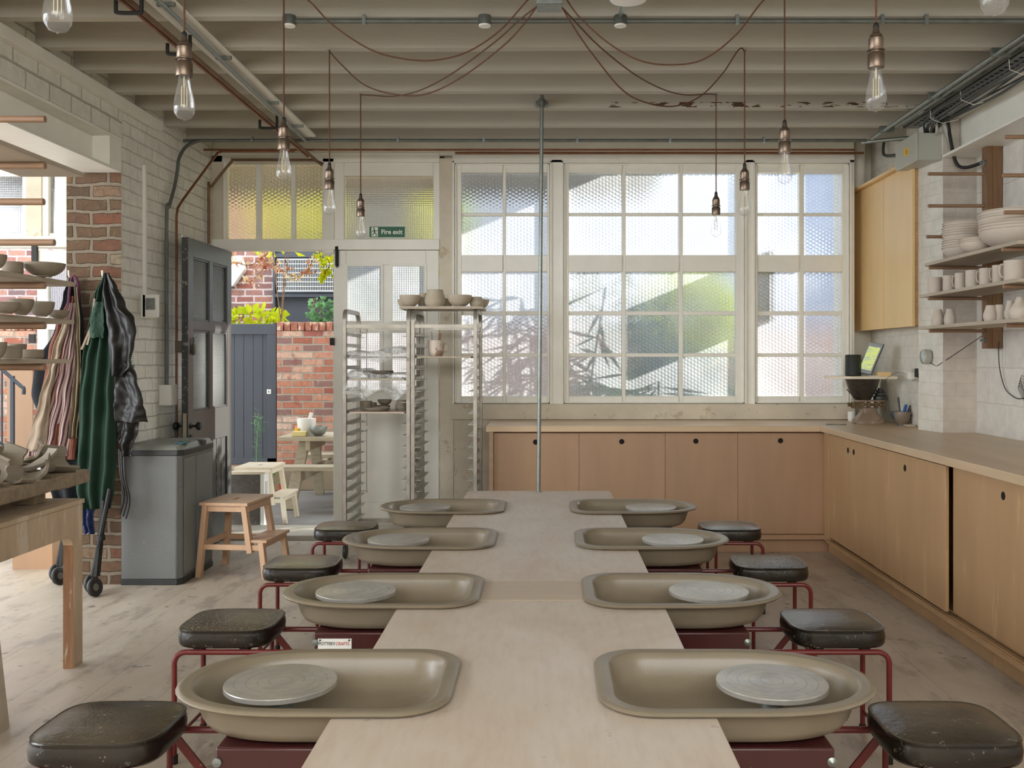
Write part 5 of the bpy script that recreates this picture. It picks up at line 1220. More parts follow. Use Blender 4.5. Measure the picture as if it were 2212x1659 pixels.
MB().lathe([(0,0),(.0315,0),(.0315,.006),(0,.006)], (c2.x, 7.0, zw-.0002), 24).build('foot_ring', M('blue_foot','#4b5a6a',.4), t)
pens = [((-.01,0),(-.02,.02),.205,m_dark,'tallest pen, upright dark marker in the pen pot'), ((-.005,.01),(.02,0),.15,m_blue,'first blue pen in the pen pot'), ((.0,-.01),(.035,.01),.15,m_blue,'second blue pen leaning in the pen pot'),
        ((.01,0),(.055,.0),.145,m_dark,'black marker leaning right in the pen pot'), ((.015,.01),(.085,.01),.15,m_dark,'thick black marker leaning far right in the pen pot'), ((.02,-.005),(.115,.0),.125,m_dark,'lowest black marker reaching out of the pen pot')]
for a, b, h_, m_, lab in pens:
    tag(MB().tube([(c2.x+a[0],7.0+a[1],zw+.03),(c2.x+b[0],7.0+b[1],zw+h_*.93),(c2.x+b[0]*1.05,7.0+b[1],zw+h_)], [.006,.0065,.003], 8).build('pen', m_), lab, 'pen', 'pens in the pen pot')
pot('bowl', 1953, 0, 57, 24, 7.25, M('blue_glaze','#5c7480',.3,var=.15,vs=20), 'blue-grey glazed bowl behind the pen pot', z=zw, name='glazed_bowl')
tag(MB().lathe(cyl_p(.035,.05,.1,.1), (P(1976,0,7.0).x, 7.02, zw), 20, wob=.05).build('lumpy_pot', M('speckled_lump','#a39786',.7,var=.3,vs=40,spots=[(30,.5,'#4b4438',.8)])), 'small lumpy speckled pot against the brick pier', 'pot')
tag(MB().box(P(1957,0,6.9).x, P(1975,0,6.9).x, 6.88, 6.95, zw, zw+.012).build('tile', m_clay_l), 'flat clay tile lying by the lumpy pot', 'tile')
tag(MB().lathe(cyl_p(.028,.075,0,0), (P(1841,0,7.4).x, 7.42, zw), 18).build('white_beaker', m_white), 'small white beaker half hidden left of the scale', 'beaker')
tag(MB().bar((2.45,7.42,zw+.004),(2.56,7.60,zw+.33), .02, .20, up=(0,1,0)).build('white_offcut', m_wpaint), 'white panel leaning in the corner behind the scale', 'panel')
for j in range(2):
    cc = P(1808+j*60, 915+j*2, 7.05+.1*j)
    tag(MB().tube([(cc.x+.075*math.cos(a), 7.07+.1*j+.03*math.sin(a), zw+.002+.001*math.sin(3*a)) for a in [2*math.pi*k_/24 for k_ in range(24)]], .002, 5, closed=True).build('wire_loop', m_steel if j == 0 else m_cable), ('thin wire loop lying on the worktop left of the scale', 'loose cable loop on the worktop right of the scale base')[j], 'wire')
t = thing('wall_socket', 'double wall socket with a black and a white plug on the alcove wall', 'socket', (2.65, 6.9, 1.2))
for y_ in (6.72, 6.86): MB().box(2.585, 2.619, y_-.043, y_+.043, 1.27-(.0 if y_ < 6.8 else .03), 1.356-(.0 if y_ < 6.8 else .03)).build('socket_box', m_grey, t, bevel=.003)
MB().box(2.545, 2.585, 6.69, 6.75, 1.27, 1.33).build('black_plug', m_black, t, bevel=.006)
MB().box(2.54, 2.585, 6.83, 6.88, 1.25, 1.30).build('white_plug', m_white, t, bevel=.005)
MB().tube(bez([(2.565,6.72,1.27),(2.57,6.72,1.20),(2.575,6.72,1.12)],4), .004, 6).build('plug_flex', m_black, t)
MB().tube(bez([(2.545,6.85,1.275),(2.52,6.99,1.30),(2.44,7.03,1.24),(2.42,7.07,1.15),(2.47,7.1,1.08),(2.47,7.1,1.0),(2.40,7.12,zw+.005)],6), .0016, 6).build('plug_flex', m_cable, t)
MB().box(2.573, 2.580, 6.705, 6.735, 1.05, 1.12).build('cable_tag', m_white, t)
# ------------------------------------------------------------------ APRONS ON THE PIER
def cloth(name, rows, Y, folds, mat, lab, cat, amp=.02, seed=0, parent=None, th=.004, ny=60, nx=40, grp=None):
    rows = sorted(rows)
    def at(y):
        for a, b in zip(rows, rows[1:]):
            if a[0] <= y <= b[0]:
                t_ = (y-a[0])/(b[0]-a[0]); t_ = t_*t_*(3-2*t_)
                return a[1]+(b[1]-a[1])*t_, a[2]+(b[2]-a[2])*t_
        return rows[-1][1], rows[-1][2]
    def fn_(u, v):
        y = rows[0][0]+(rows[-1][0]-rows[0][0])*v; xl, xr = at(y)
        wob = 2.0*noise.noise(Vector((seed, v*7, u*2)))
        x = xl+(xr-xl)*u+wob; ye = y+(4*noise.noise(Vector((u*4, seed, 3))) if v > .9 else 0)
        p = P(x, ye, Y); wd = (xr-xl)*Y/F
        a_ = min(amp, wd*.22)
        d = a_*math.sin(u*folds*math.pi*2+seed+1.2*math.sin(v*4+seed))+a_*.6*noise.noise(Vector((u*5+seed, v*9, seed)))+.03*math.sin(math.pi*u)*min(1, wd*4)
        return Vector((p.x, Y-.015-d, p.z))
    o = MB().grid(nx, ny, fn_).build(name, mat, parent, solid=th, label=lab, cat=cat, group=grp, ang=80)
    uv = o.data.uv_layers.new(name='UVMap'); W0 = (rows[len(rows)//2][2]-rows[len(rows)//2][1])*Y/F
    for lp in o.data.loops: uv.data[lp.index].uv = ((lp.vertex_index % (nx+1))/nx*W0, (lp.vertex_index//(nx+1))/ny)
    return o
def stripemat(name, c1, c2, per, skew=0, duty=.4, bump=.1):
    t_ = NT(name); tc = t_.n('ShaderNodeTexCoord'); s_ = t_.n('ShaderNodeSeparateXYZ'); t_.l(tc.outputs['UV'], s_.inputs[0])
    x = t_.math('ADD', s_.outputs[0], t_.math('MULTIPLY', s_.outputs[1], skew))
    x = t_.math('ADD', x, t_.math('MULTIPLY', t_.noise(t_.coord(), 5, 2), .004))
    f_ = t_.math('LESS_THAN', t_.math('FRACT', t_.math('MULTIPLY', x, 1/per)), duty)
    k_ = t_.mix(f_, col(c1), col(c2)); k_ = t_.mix(1, k_, t_.ramp(t_.noise(t_.coord(), 9, 5), [(.3, (.75,)*3+(1,)), (.7, (1,)*3+(1,))]), 'MULTIPLY')
    t_.bsdf(k_, .9, 0, t_.bump(t_.noise(t_.coord(), 60, 3), bump, .004)); return t_.m
m_strA = stripemat('maroon_stripe_cotton', '#b9a799', '#5b2a45', .0125, .02, .42)
m_strB = stripemat('rust_stripe_cotton', '#8a4f3c', '#5c3a30', .010, .0, .5)
m_strC = stripemat('olive_stripe_cotton', '#8c7c60', '#4c4334', .012, 0, .5)
m_beige = M('beige_apron_cloth', '#988775', .9, var=.12, vs=9, bump=.1, bs=80)
m_gr = M('dark_green_canvas', '#123423', .75, var=.3, vs=5, bump=.2, bs=40, spots=[(60,.72,'#8c9a86',.6),(3,.64,'#2d5c46',.5)])
m_blk = M('black_waxed_cloth', '#1b1917', .45, var=.3, vs=5, bump=.3, bs=14, bd=.01, spots=[(60,.72,'#9a938a',.5)])
m_navy = M('navy_cloth', '#191d24', .85, var=.2, vs=8)
m_bluep = M('blue_work_cloth', '#26335c', .85, var=.2, vs=8, spots=[(40,.62,'#aab3c4',.6)])
cloth('navy_apron', [(600,152,160),(640,140,176),(700,126,186),(800,80,186),(850,74,186),(900,90,184),(1000,92,182),(1075,120,186)], 5.985, 2, m_navy, 'dark navy apron hanging behind the striped ones on the brick pier', 'apron', seed=2)
cloth('rust_striped_apron', [(640,150,170),(700,122,176),(760,104,180),(850,92,178),(950,78,172),(992,66,168)], 5.955, 2.5, m_strB, 'rust-red finely striped apron showing at the edges behind the maroon one', 'apron', seed=5)
ap = thing('maroon_striped_apron', 'maroon and cream striped apron with a plain beige side on the left hook', 'apron', P(120, 985, 5.93))
cloth('skirt', [(655,150,168),(700,138,172),(760,122,170),(800,112,168),(860,96,162),(930,76,156),(985,60,150)], 5.93, 4, m_strA, None, None, amp=.011, seed=1, parent=ap)
cloth('plain_side', [(690,140,152),(760,118,134),(800,108,122),(860,90,112),(930,70,104),(972,58,100)], 5.895, 1.2, m_beige, None, None, amp=.01, seed=3, parent=ap)
MB().tube(bez([P(148,672,5.92), P(150,630,5.92), P(157,598,5.94), P(166,605,5.93), P(171,640,5.92), P(160,668,5.92)], 6), .008, 6).build('neck_strap', m_strA, ap)
cloth('olive_striped_towel', [(620,164,170),(690,166,176),(780,166,178),(860,160,176),(945,152,170)], 5.92, 2, m_strC, 'olive and cream striped cloth hanging between the maroon and green aprons', 'towel', amp=.01, seed=8)
ga = thing('green_apron', 'long dark green canvas apron with a pale worn right edge on the right hook', 'apron', P(210, 1095, 5.88))
cloth('skirt', [(592,226,236),(640,208,244),(670,200,246),(720,192,248),(780,180,250),(850,172,250),(900,170,252),(1000,168,250),(1060,164,246),(1098,178,238)], 5.89, 3, m_gr, None, None, amp=.022, seed=4, parent=ga)
cloth('bib_pocket', [(652,206,226),(700,198,228),(730,196,226)], 5.84, 1, m_gr, None, None, amp=.006, seed=6, parent=ga)
for x0_, x1_, y0_, y1_ in ((204,196,645,712),(199,176,700,755),(201,188,700,745)): MB().bar(P(x0_,y0_,5.83), P(x1_,y1_,5.83), .012, .003, up=(0,1,0)).build('tie_string', m_beige, ga)
bj = thing('black_jacket', 'crumpled black waxed jacket bulging to the right beside the green apron', 'jacket', P(280, 1010, 5.9))
cloth('body', [(590,229,238),(620,228,254),(660,232,272),(690,236,292),(720,240,298),(750,238,294),(790,240,286),(812,243,268)], 5.83, 1.3, m_blk, None, None, amp=.022, seed=7, parent=bj)
cloth('sleeve', [(780,256,284),(820,254,300),(860,252,312),(900,250,318),(912,252,320)], 5.86, 1.1, m_blk, None, None, amp=.02, seed=9, parent=bj)
cloth('lower_part', [(890,256,300),(930,258,300),(960,258,292),(985,264,288)], 5.88, 1.5, m_blk, None, None, amp=.015, seed=10, parent=bj)
for a, b, c_ in ((262,270,985),(268,276,990),(258,264,980)):
    MB().tube(bez([P(a,c_-10,5.86), P(a+2,c_+40,5.85), P(b+4,c_+90,5.86), P(b-4,c_+130,5.87)],5), .006, 6).build('dangling_strap', m_blk, bj)
cloth('blue_cloth', [(1085,178,206),(1120,180,206),(1152,184,206)], 5.92, 2, m_bluep, 'bright blue dusty cloth showing below the green apron', 'cloth', amp=.012, seed=12)
for i, (x_, lab) in enumerate(((157,'white wall hook holding the striped aprons'),(229,'white wall hook holding the green apron and the jacket'))):
    p = P(x_, 590, 6.0); mb = MB(); mb.tube(bez([p+Vector((0,.019,-.03)), p+Vector((0,.0,-.035)), p+Vector((0,-.045,-.02)), p+Vector((0,-.05,.012))],5), [.006]*15+[.010], 8)
    tag(mb.build('coat_hook', m_white), lab, 'hook', 'white hooks on the brick pier')
# folded scooters by the pier
def scooter(x, y, lab, s_=1):
    t_ = thing('folding_scooter', lab, 'scooter', (x, y, 0), 'scooters by the pier')
    for wx, wy in ((0,0),(.06*s_,-.09)):
        c_ = Vector((x+wx, y+wy, .055)); w_ = MB().lathe([(.022,-.012),(.048,-.013),(.055,-.006),(.055,.006),(.048,.013),(.022,.012)], c_, 22, Matrix.Rotation(R(78), 3, 'Y') @ Matrix.Rotation(R(20), 3, 'X'))
        wo = w_.build('wheel', m_dark, t_)
        MB().lathe([(0,-.010),(.022,-.010),(.022,.010),(0,.010)], c_, 12, Matrix.Rotation(R(78), 3, 'Y') @ Matrix.Rotation(R(20), 3, 'X')).build('hub', m_steel, wo)
    MB().tube([(x,y,.06),(x+.03*s_,y-.045,.09),(x+.06*s_,y-.09,.06)], .008, 6).build('axle', m_steel, t_)
    MB().tube([(x+.005,y,.08),(x+.05*s_,y-.0,.32),(x+.10*s_,y+.02,.62)], [.017,.015,.015], 8).build('steering_tube', m_black, t_)
    MB().bar((x+.03*s_,y,.10),(x+.06*s_,y+.03,.55), .018, .05).build('deck', m_black, t_)
    MB().lathe([(0,-.015),(.024,-.015),(.024,.015),(0,.015)], (x+.055*s_,y,.33), 12).build('folding_joint', m_black, t_)
scooter(-2.72, 5.80, 'black folded scooter leaning on the brick pier below the green apron')
scooter(-3.08, 6.10, 'second folded scooter in the dark behind the table leg')

# ------------------------------------------------------------------ LEFT ROOM BACK WALL
def post2(a, b, y0, y1, n, m=m_paint, f0=-.012, f1=.12): return wbox(MB(), a, b, y0, y1, f0, f1).build('trim_%d' % n, m, kind='structure', bevel=.003)
post2(-420, 300, 510, 534, 90); post2(57, 91, 366, 512, 91, m_paint_old); post2(-420, 300, 362, 374, 92)
post2(142, 458, 374, 510, 93, m_paint, 0, .1); post2(150, 458, 534, 1160, 94, m_paint, 0, .1)
m_gridw = glassmat('wired_square_glass', 'grid', .014, tl=.35, trans=(.56,.60,.645,1))
window(6, (-120,57,372,512), [[(-110,48)], [(380,503)]], m_gridw)
window(7, (91,142,372,512), [[(104,118)], [(378,503)]], m_gridw)
t = thing('door_3', None, None, (bx(112), YB, bz(1152))); t['kind'] = 'structure'
mb = MB(); wbox(mb, 80, 103, 541, 1150, 0, .045); wbox(mb, 143, 165, 541, 1150, 0, .045)
for a, b in ((541,572),(690,712),(845,900),(1085,1150)): wbox(mb, 103, 143, a, b, .001, .044)
wbox(mb, 103, 143, 900, 1085, .018, .03); mb.build('door_leaf', m_wpaint, t, bevel=.004)
g = MB()
for a, b, c_, d in ((103,143,572,690),(103,143,712,845)): g.add([(bx(a), YB+.025, bz(c_)), (bx(b), YB+.025, bz(c_)), (bx(b), YB+.025, bz(d)), (bx(a), YB+.025, bz(d))], [(0,1,2,3)])
g.build('glass', m_gridw, t)
wbox(MB(), 72, 83, 530, 578, -.03, 0).build('door_bolt', m_black, t); wbox(MB(), 66, 78, 722, 741, -.03, 0).build('latch_box', m_black, t)
post2(-12, -2, 440, 470, 95, m_black, -.02, .0)
# ------------------------------------------------------------------ OUTSIDE
m_yard = M('yard_asphalt', '#85827e', .7, var=.15, vs=4, bump=.3, bs=60, spots=[(30,.62,'#94918f',.6),(3,.58,'#8c857c',.5)])
m_red_brick = brickmat('red_yard_brick', '#b87a62', '#d0a389', '#aca08e', 'x', .225, .078, .020, .8, cols=['#a8644f','#c98a6c','#b5745c','#dcb9a0','#c27e64','#e3c8b4','#a55f50','#8f6f68'], patch=[(24,.62,'#dcc7b3',.5),(5,.62,'#8f4f44',.6),(14,.68,'#75605c',.5)])
m_bld_brick = brickmat('house_brick', '#8c5a52', '#a5766a', '#c6b4ae', 'x', .235, .085, .026, .5, cols=['#8c5a52','#a5766a','#7b6a6a','#96594c','#b98b76'], patch=[(9,.55,'#7b6a6a',.6),(5,.64,'#b98b76',.5)])
m_slate = M('charcoal_blue_paint', '#3f434b', .5, var=.06, vs=3, bump=.04, bs=40)
m_slate2 = M('charcoal_gate_paint', '#474b52', .55, var=.08, vs=3, bump=.04, bs=40)
MB().box(-12, 14, YB+.45, 16, -.10, -.002).build('floor_yard', m_yard, kind='structure')
MB().box(-12, 4.2, 10.30, 10.58, -.002, .235).build('trim_100', M('kerb_stone', '#a5937a', .8, var=.15, vs=5, bump=.3), kind='structure', bevel=.01)
MB().box(-2.953, 4.2, 10.60, 10.82, .235, 1.70).box(-12, -4.02, 10.60, 10.82, .235, 1.70).build('wall_yard', m_red_brick, kind='structure')
mb = MB(); rnd = random.Random(2)
for x0_, x1_ in ((-2.953, 4.2), (-12, -4.02)):
    x = x0_
    while x < x1_-.06:
        mb.box(x+.004, x+.070, 10.592-rnd.random()*.006, 10.828, 1.702, 1.792+rnd.random()*.006); x += .077
mb.build('wall_yard_coping', M('coping_brick', '#ad6f58', .85, var=.35, vs=9, bump=.4, bs=30, spots=[(9,.52,'#d9bfa8',.8),(16,.6,'#8a7a62',.6)]), kind='structure', bevel=.006)
t = thing('garden_gate', 'charcoal boarded gate between the red brick walls in the yard', 'gate', (-3.48, 10.62, .236))
mb = MB()
gx0, gx1 = -4.01, -2.965
for q in range(9):
    a = gx0+.06+q*.104; mb.box(a, a+.101, 10.645, 10.665, .30, 1.66)
mb.build('boards', m_slate2, t, bevel=.002)
mb = MB(); mb.box(gx0, gx1, 10.62, 10.66, 1.66, 1.775); mb.box(gx1-.10, gx1, 10.62, 10.66, .24, 1.66); mb.box(gx0, gx0+.06, 10.62, 10.66, .24, 1.66); mb.box(gx0, gx1, 10.62, 10.66, .24, .31)
mb.build('gate_frame', m_slate2, t, bevel=.003)
p = P(581, 846, 10.615); MB().box(p.x-.022, p.x+.022, 10.61, 10.62, p.z-.025, p.z+.025).build('keyhole_plate', m_white, t)
MB().box(p.x-.004, p.x+.004, 10.608, 10.611, p.z-.01, p.z+.01).build('keyhole', m_hole, t)
# house behind
YH = 12.5
hx = P(592, 0, YH).x
h1 = thing('neighbouring_house', 'brick house with a charcoal framed barred window behind the yard wall', 'house', (-4, YH, 0))
MB().box(-7.2, hx, YH, YH+.4, 0, 4.0).build('brick_wall', m_bld_brick, h1)
MB().box(-12, -7.2, YH, YH+.4, 0, 3.0).build('white_wall', M('white_render','#d4d8df',.8,var=.05), h1)
MB().box(hx, -1.6, YH+.03, YH+.4, 0, 4.0).build('panel_wall', m_slate, h1)
MB().box(-1.6, 3.2, YH, YH+.4, 0, 4.2).build('rendered_wall', M('pale_render','#b4b6ba',.8,var=.12,vs=2), h1)
MB().box(3.2, 6.0, YH-.1, YH+.4, 0, 5.4).build('slate_wall', M('slate_blue_cladding','#66748c',.7,var=.12,vs=2), h1)
MB().box(3.45, 3.75, YH-.13, YH-.1, 2.6, 2.95).build('upper_window', m_white, h1)
def hb(x0, x1, y0, y1, f0, f1, nm, m_): return MB().box(P(x0,0,YH).x, P(x1,0,YH).x, YH-f1, YH-f0, P(0,y1,YH).z, P(0,y0,YH).z).build(nm, m_, h1, bevel=.004)
wf = hb(592, 597, 480, 720, 0, .06, 'window_frame', m_slate); hb(597, 800, 636, 643, 0, .08, 'window_sill', m_slate); hb(597, 800, 548, 557, 0, .05, 'window_head', m_slate)
hb(600, 790, 558, 634, -.028, -.02, 'window_pane', M('dark_pane', '#39414f', .15, .0, var=.3, vs=2))
mb = MB(); gx = P(603,0,YH).x; gxe = P(790,0,YH).x; za, zb2 = P(0,562,YH).z, P(0,630,YH).z
mb.tube([(gx,YH-.10,za),(gxe,YH-.10,za),(gxe,YH-.10,zb2),(gx,YH-.10,zb2)], .009, 6, closed=True)
n_ = 52
for q in range(1, n_): xx = gx+(gxe-gx)*q/n_; mb.bar((xx,YH-.10,za),(xx,YH-.10,zb2), .0045)
for q in range(1, 7): zz_ = za+(zb2-za)*q/7; mb.bar((gx,YH-.108,zz_),(gxe,YH-.108,zz_), .007)
mb.build('window_grille', m_white, h1)
tag(MB().prism([(-.16,.20),(.13,.20),(.17,.05),(.02,-.17),(-.12,-.17)], lambda u, q, d: Vector((P(500,0,YH-.1).x+u, YH-.12+d, P(0,590,YH-.1).z+q)), .11).build('alarm_box', m_white, bevel=.01), 'white alarm box on the brick house, half hidden by the open door', 'alarm box')
# side shed to the right seen blurred through the windows
tag(MB().box(3.0, 3.9, 8.3, 9.0, 0, 1.45).build('dark_shed', m_slate, bevel=.01), 'dark shed blurred behind the right-hand window', 'shed')
# canopy above the doors, outside
t = thing('door_canopy', 'flat canopy outside above the doors shading the upper panes', 'canopy', (-1.5, 8.6, 3.1))
MB().box(-5.6, 1.06, 7.80, 9.40, 3.10, 3.15).build('deck', M('canopy_boards', '#8d866f', .8), t); MB().box(-5.6, 1.06, 9.38, 9.42, 3.02, 3.15).build('fascia', m_slate, t)
tag(MB().box(1.76, 1.80, 7.72, 8.34, 1.70, 2.26).build('added_shade_board', m_oldwood), 'added board outside the right window, shaped to shade the panes', 'screen')  # unseen board, added to cast the slanting band of shade on the glass
def leafmat(name, cols, tr=.35):
    t_ = NT(name); k_ = t_.ramp(t_.noise(t_.coord(), 7, 3), [(.25+.5*i/(len(cols)-1), col(c_)) for i, c_ in enumerate(cols)])
    b = t_.n('ShaderNodeBsdfDiffuse'); t_.l(k_, b.inputs[0]); q = t_.n('ShaderNodeBsdfTranslucent'); t_.l(k_, q.inputs[0])
    m_ = t_.n('ShaderNodeMixShader'); m_.inputs[0].default_value = tr; t_.l(b.outputs[0], m_.inputs[1]); t_.l(q.outputs[0], m_.inputs[2]); t_.l(m_.outputs[0], t_.out.inputs[0]); return t_.m
ml_y = leafmat('yellow_green_leaf', ['#98b024', '#c6cf2e', '#e6d63c'], .5); ml_g = leafmat('green_leaf', ['#3f6a2a', '#6f9a3c', '#8fb04a'])
ml_b = leafmat('shade_toned_bamboo_leaf', ['#33493a', '#4c6a50', '#6b8a5c'], .2); ml_r = leafmat('autumn_leaf', ['#a8452f', '#d99a78', '#efdcb4', '#d6d08a']); ml_i = leafmat('ivy_leaf', ['#3d6b3a', '#7fae78', '#a8c9a0'])  # bamboo leaf colours darkened and greyed to read as shadow
def leaf(mb, c_, d, n_, L, W):
    d = d.normalized(); s_ = d.cross(n_).normalized()*W/2; n_ = s_.cross(d).normalized()
    a = c_+d*L*.45; e = c_+d*L
    mb.add([c_, a+s_+n_*W*.12, e, a-s_+n_*W*.12, a], [(0,4,1),(4,2,1),(0,3,4),(4,3,2)])
def rv(rn): return Vector((rn.gauss(0,1), rn.gauss(0,1), rn.gauss(0,1))).normalized()
def clump(name, c_, rad, n_, L, W, mat, lab, cat, seed, stems=0, base=None):
    rn = random.Random(seed); t_ = thing(name, lab, cat, (c_[0], c_[1], base if base is not None else c_[2]-rad[2]))
    mb = MB()
    for i in range(n_):
        v = rv(rn); k_ = rn.uniform(.45, 1)
        p = Vector((c_[0]+v.x*rad[0]*k_, c_[1]+v.y*rad[1]*k_, c_[2]+v.z*rad[2]*k_)); s_ = rn.uniform(.6, 1.2)
        leaf(mb, p, (v+rv(rn)*.9), rv(rn), L*s_, W*s_)
    mb.build('leaves', mat, t_)
    sb = MB()
    for i in range(stems):
        v = rv(rn); e = Vector((c_[0]+v.x*rad[0]*.7, c_[1]+v.y*rad[1]*.7, c_[2]+abs(v.z)*rad[2]*.6))
        sb.tube(bez([Vector((c_[0], c_[1], base if base is not None else c_[2]-rad[2])), (Vector((c_[0], c_[1], c_[2]))+e)/2, e], 4), .006, 5)
    if stems: sb.build('stems', m_post, t_)
    return t_
def strand(pts, Y, n_, L, W, mat, lab, seed, spread=.10):
    rn = random.Random(seed); path = bez([P(x, y, Y+rn.uniform(-.1,.1)) for x, y in pts], 8)
    t_ = thing('creeper_strand', lab, 'creeper', path[0], 'creeper strands outside the door')
    mb = MB(); mb.tube(path, .004, 5); mb.build('stem', m_post, t_); mb = MB()
    for i in range(n_):
        q = path[rn.randrange(6, len(path)-2)]; leaf(mb, q+rv(rn)*spread*rn.random(), rv(rn)+Vector((0,0,-.4)), rv(rn), L*rn.uniform(.6,1.2), W*rn.uniform(.6,1.2))
    mb.build('leaves', mat, t_)
strand([(494,414),(500,545),(512,566),(540,573),(566,556),(580,535),(584,414)], 9.45, 70, .045, .038, ml_r, 'reddish creeper strand dipping at the left of the doorway', 1, .07)
strand([(560,414),(566,545),(575,570),(560,590),(540,608),(520,600)], 9.45, 90, .045, .038, ml_r, 'yellow-pink creeper strand drooping across the brick house', 2, .08)
strand([(564,414),(570,545),(592,570),(612,585),(640,598),(660,588),(672,570),(682,535),(686,414)], 9.45, 150, .045, .038, ml_r, 'long red and white creeper strand looping before the barred window', 3, .07)
strand([(692,414),(690,545),(705,556),(712,575),(700,590),(694,600)], 9.45, 90, .06, .055, ml_y, 'green-yellow creeper strand at the right of the doorway', 4, .09)
clump('fig_bush', (-3.45, 11.1, 1.84), (.50,.2,.13), 170, .11, .09, ml_y, 'yellowing fig leaves rising above the charcoal gate', 'bush', 5, 4, 0)
clump('ivy', (-2.55, 10.95, 1.92), (.16,.10,.17), 170, .06, .055, ml_i, 'small ivy tuft growing over the red brick wall', 'ivy', 6, 2, 0)
clump('ivy', (-2.16, 10.95, 2.0), (.30,.10,.20), 260, .06, .055, ml_i, 'pale ivy sprays right of the small tuft on the brick wall', 'ivy', 7, 3, 0)
clump('yellow_bush', (1.42, 9.35, 1.80), (.52,.30,.50), 900, .13, .08, ml_y, 'bright yellow-green bush blurred behind the wide window', 'bush', 8, 6, 0)
clump('yellow_bush', (1.3, 9.5, 1.0), (.9,.4,.4), 420, .14, .05, ml_g, 'low green bush blurred at the bottom of the wide window', 'bush', 18, 5, 0)
clump('yellow_tree', (-2.95, 10.75, 3.15), (.55,.25,.62), 520, .12, .09, ml_y, 'yellow foliage glowing through the three-pane transom', 'tree', 9, 3, 1.79)
clump('yellow_tree', (-1.22, 10.75, 2.95), (.30,.25,.65), 360, .12, .09, ml_y, 'yellow foliage glowing at the edge between the transom and the windows', 'tree', 10, 3, 1.79)
# bamboo close to the windows: casts the leafy shadows on the panes
for j, (bx_, by_, hh, nn, lab) in enumerate(((.62, 8.12, 1.80, 30, 'bamboo clump left outside the big windows, seen as leafy shadows'), (1.30, 8.10, 1.42, 34, 'bamboo clump right outside the big windows, seen as leafy shadows'))):
    rn = random.Random(30+j); t = thing('bamboo', lab, 'bamboo', (bx_, by_, 0), 'bamboo clumps outside the windows')
    sb = MB(); lb = MB()
    for q in range(9):
        a = rn.uniform(0, 6.28); base = Vector((bx_+.12*math.cos(a), by_+.08*math.sin(a), 0)); top_ = base+Vector((rn.uniform(-.5,.35), rn.uniform(-.12,.15), hh*rn.uniform(.80,1.25)))
        path = bez([base, (base+top_)/2+Vector((.05,0,.18)), top_], 8); sb.tube(path, .005, 5)
        for r__ in range(nn):
            k_ = path[rn.randrange(7, len(path))]; leaf(lb, k_, Vector((rn.uniform(-1.2,.5), rn.uniform(-.15,.15), rn.uniform(-.6,.05))), Vector((.5, .8, .3))+rv(rn)*.3, rn.uniform(.18,.36), .024)
    sb.build('canes', ml_b, t); lb.build('leaves', ml_b, t)
# weed in front of the gate
rn = random.Random(3); wp = P(553, 1015, 10.15); t = thing('tall_weed', 'tall thin weed with a feathery head growing in front of the gate', 'weed', (wp.x, 10.15, .0))
tp = P(559, 912, 10.15); MB().tube(bez([(wp.x,10.15,-.002),(wp.x+.01,10.15,.5),tp], 6), .006, 5).build('stem', ml_i, t)
mb = MB()
for i in range(70):
    k_ = rn.random(); c_ = Vector((wp.x,10.15,.05)).lerp(tp, k_); leaf(mb, c_, Vector((rn.choice((-1,1))*1, rn.uniform(-.5,.5), .3)), Vector((0,0,1)), .10*(1.1-k_*.5), .016)
for i in range(90):
    leaf(mb, tp+Vector((rn.gauss(0,.035), rn.gauss(0,.03), rn.gauss(-.02,.06))), rv(rn), rv(rn), .03, .01)
mb.build('leaves', ml_i, t)
clump('low_weeds', (P(585,0,10.1).x, 10.12, .12), (.22,.08,.10), 60, .09, .02, ml_g, 'low weeds at the foot of the gate by the bench', 'weed', 12, 0, 0)
# picnic table
ZTt = .655; XA = -2.40
t = thing('picnic_table', 'weathered timber picnic table with attached benches in the yard', 'picnic table', (-1.7, 9.5, 0), None)
m_pic = M('silvered_timber', '#b0a48c', .7, var=.2, vs=5, stretch=(1,6,6), bump=.2, bs=30, spots=[(5,.6,'#8c8466',.6)])
for q in range(4): MB().box(-2.56+.01*(q % 2), -.6, 9.20+q*.175, 9.365+q*.175, ZTt-.04, ZTt).build('top_plank', m_pic, t, bevel=.004)
MB().box(-2.53, -.6, 8.84, 9.06, .372, .412).build('bench_plank', m_pic, t, bevel=.004); MB().box(-2.53, -.6, 10.00, 10.2, .372, .412).build('bench_plank', m_pic, t, bevel=.004)
for XA_ in (-2.33, -.85):
    MB().bar((XA_,9.34,ZTt-.04),(XA_-.05,8.97,0), .045, .10, up=(1,0,0)).build('leg', m_pic, t, bevel=.003); MB().bar((XA_,9.72,ZTt-.04),(XA_-.02,10.02,0), .045, .10, up=(1,0,0)).build('leg', m_pic, t, bevel=.003)
    MB().box(XA_+.03, XA_+.075, 8.88, 10.16, .27, .37).build('bench_beam', m_pic, t, bevel=.003); MB().box(XA_+.03, XA_+.075, 9.22, 9.86, ZTt-.13, ZTt-.041).build('top_beam', m_pic, t, bevel=.003)
MB().bar((-2.22,9.5,.32),(-1.75,9.5,ZTt-.05), .045, .11, up=(0,1,0)).build('diagonal_brace', m_pic, t, bevel=.003)
pot('bowl', 688, 0, 38, 21, 9.32, m_steel, 'shiny steel bowl on the picnic table', z=ZTt+.001, name='steel_bowl')
t = thing('mortar', 'white mortar on the picnic table beside the steel bowl', 'mortar', (P(662,0,9.45).x, 9.45, ZTt))
MB().lathe(cyl_p(.085,.16,.0,-.08,.012,.75), (P(662,0,9.45).x, 9.45, ZTt+.001), 24).build('body', m_white, t)
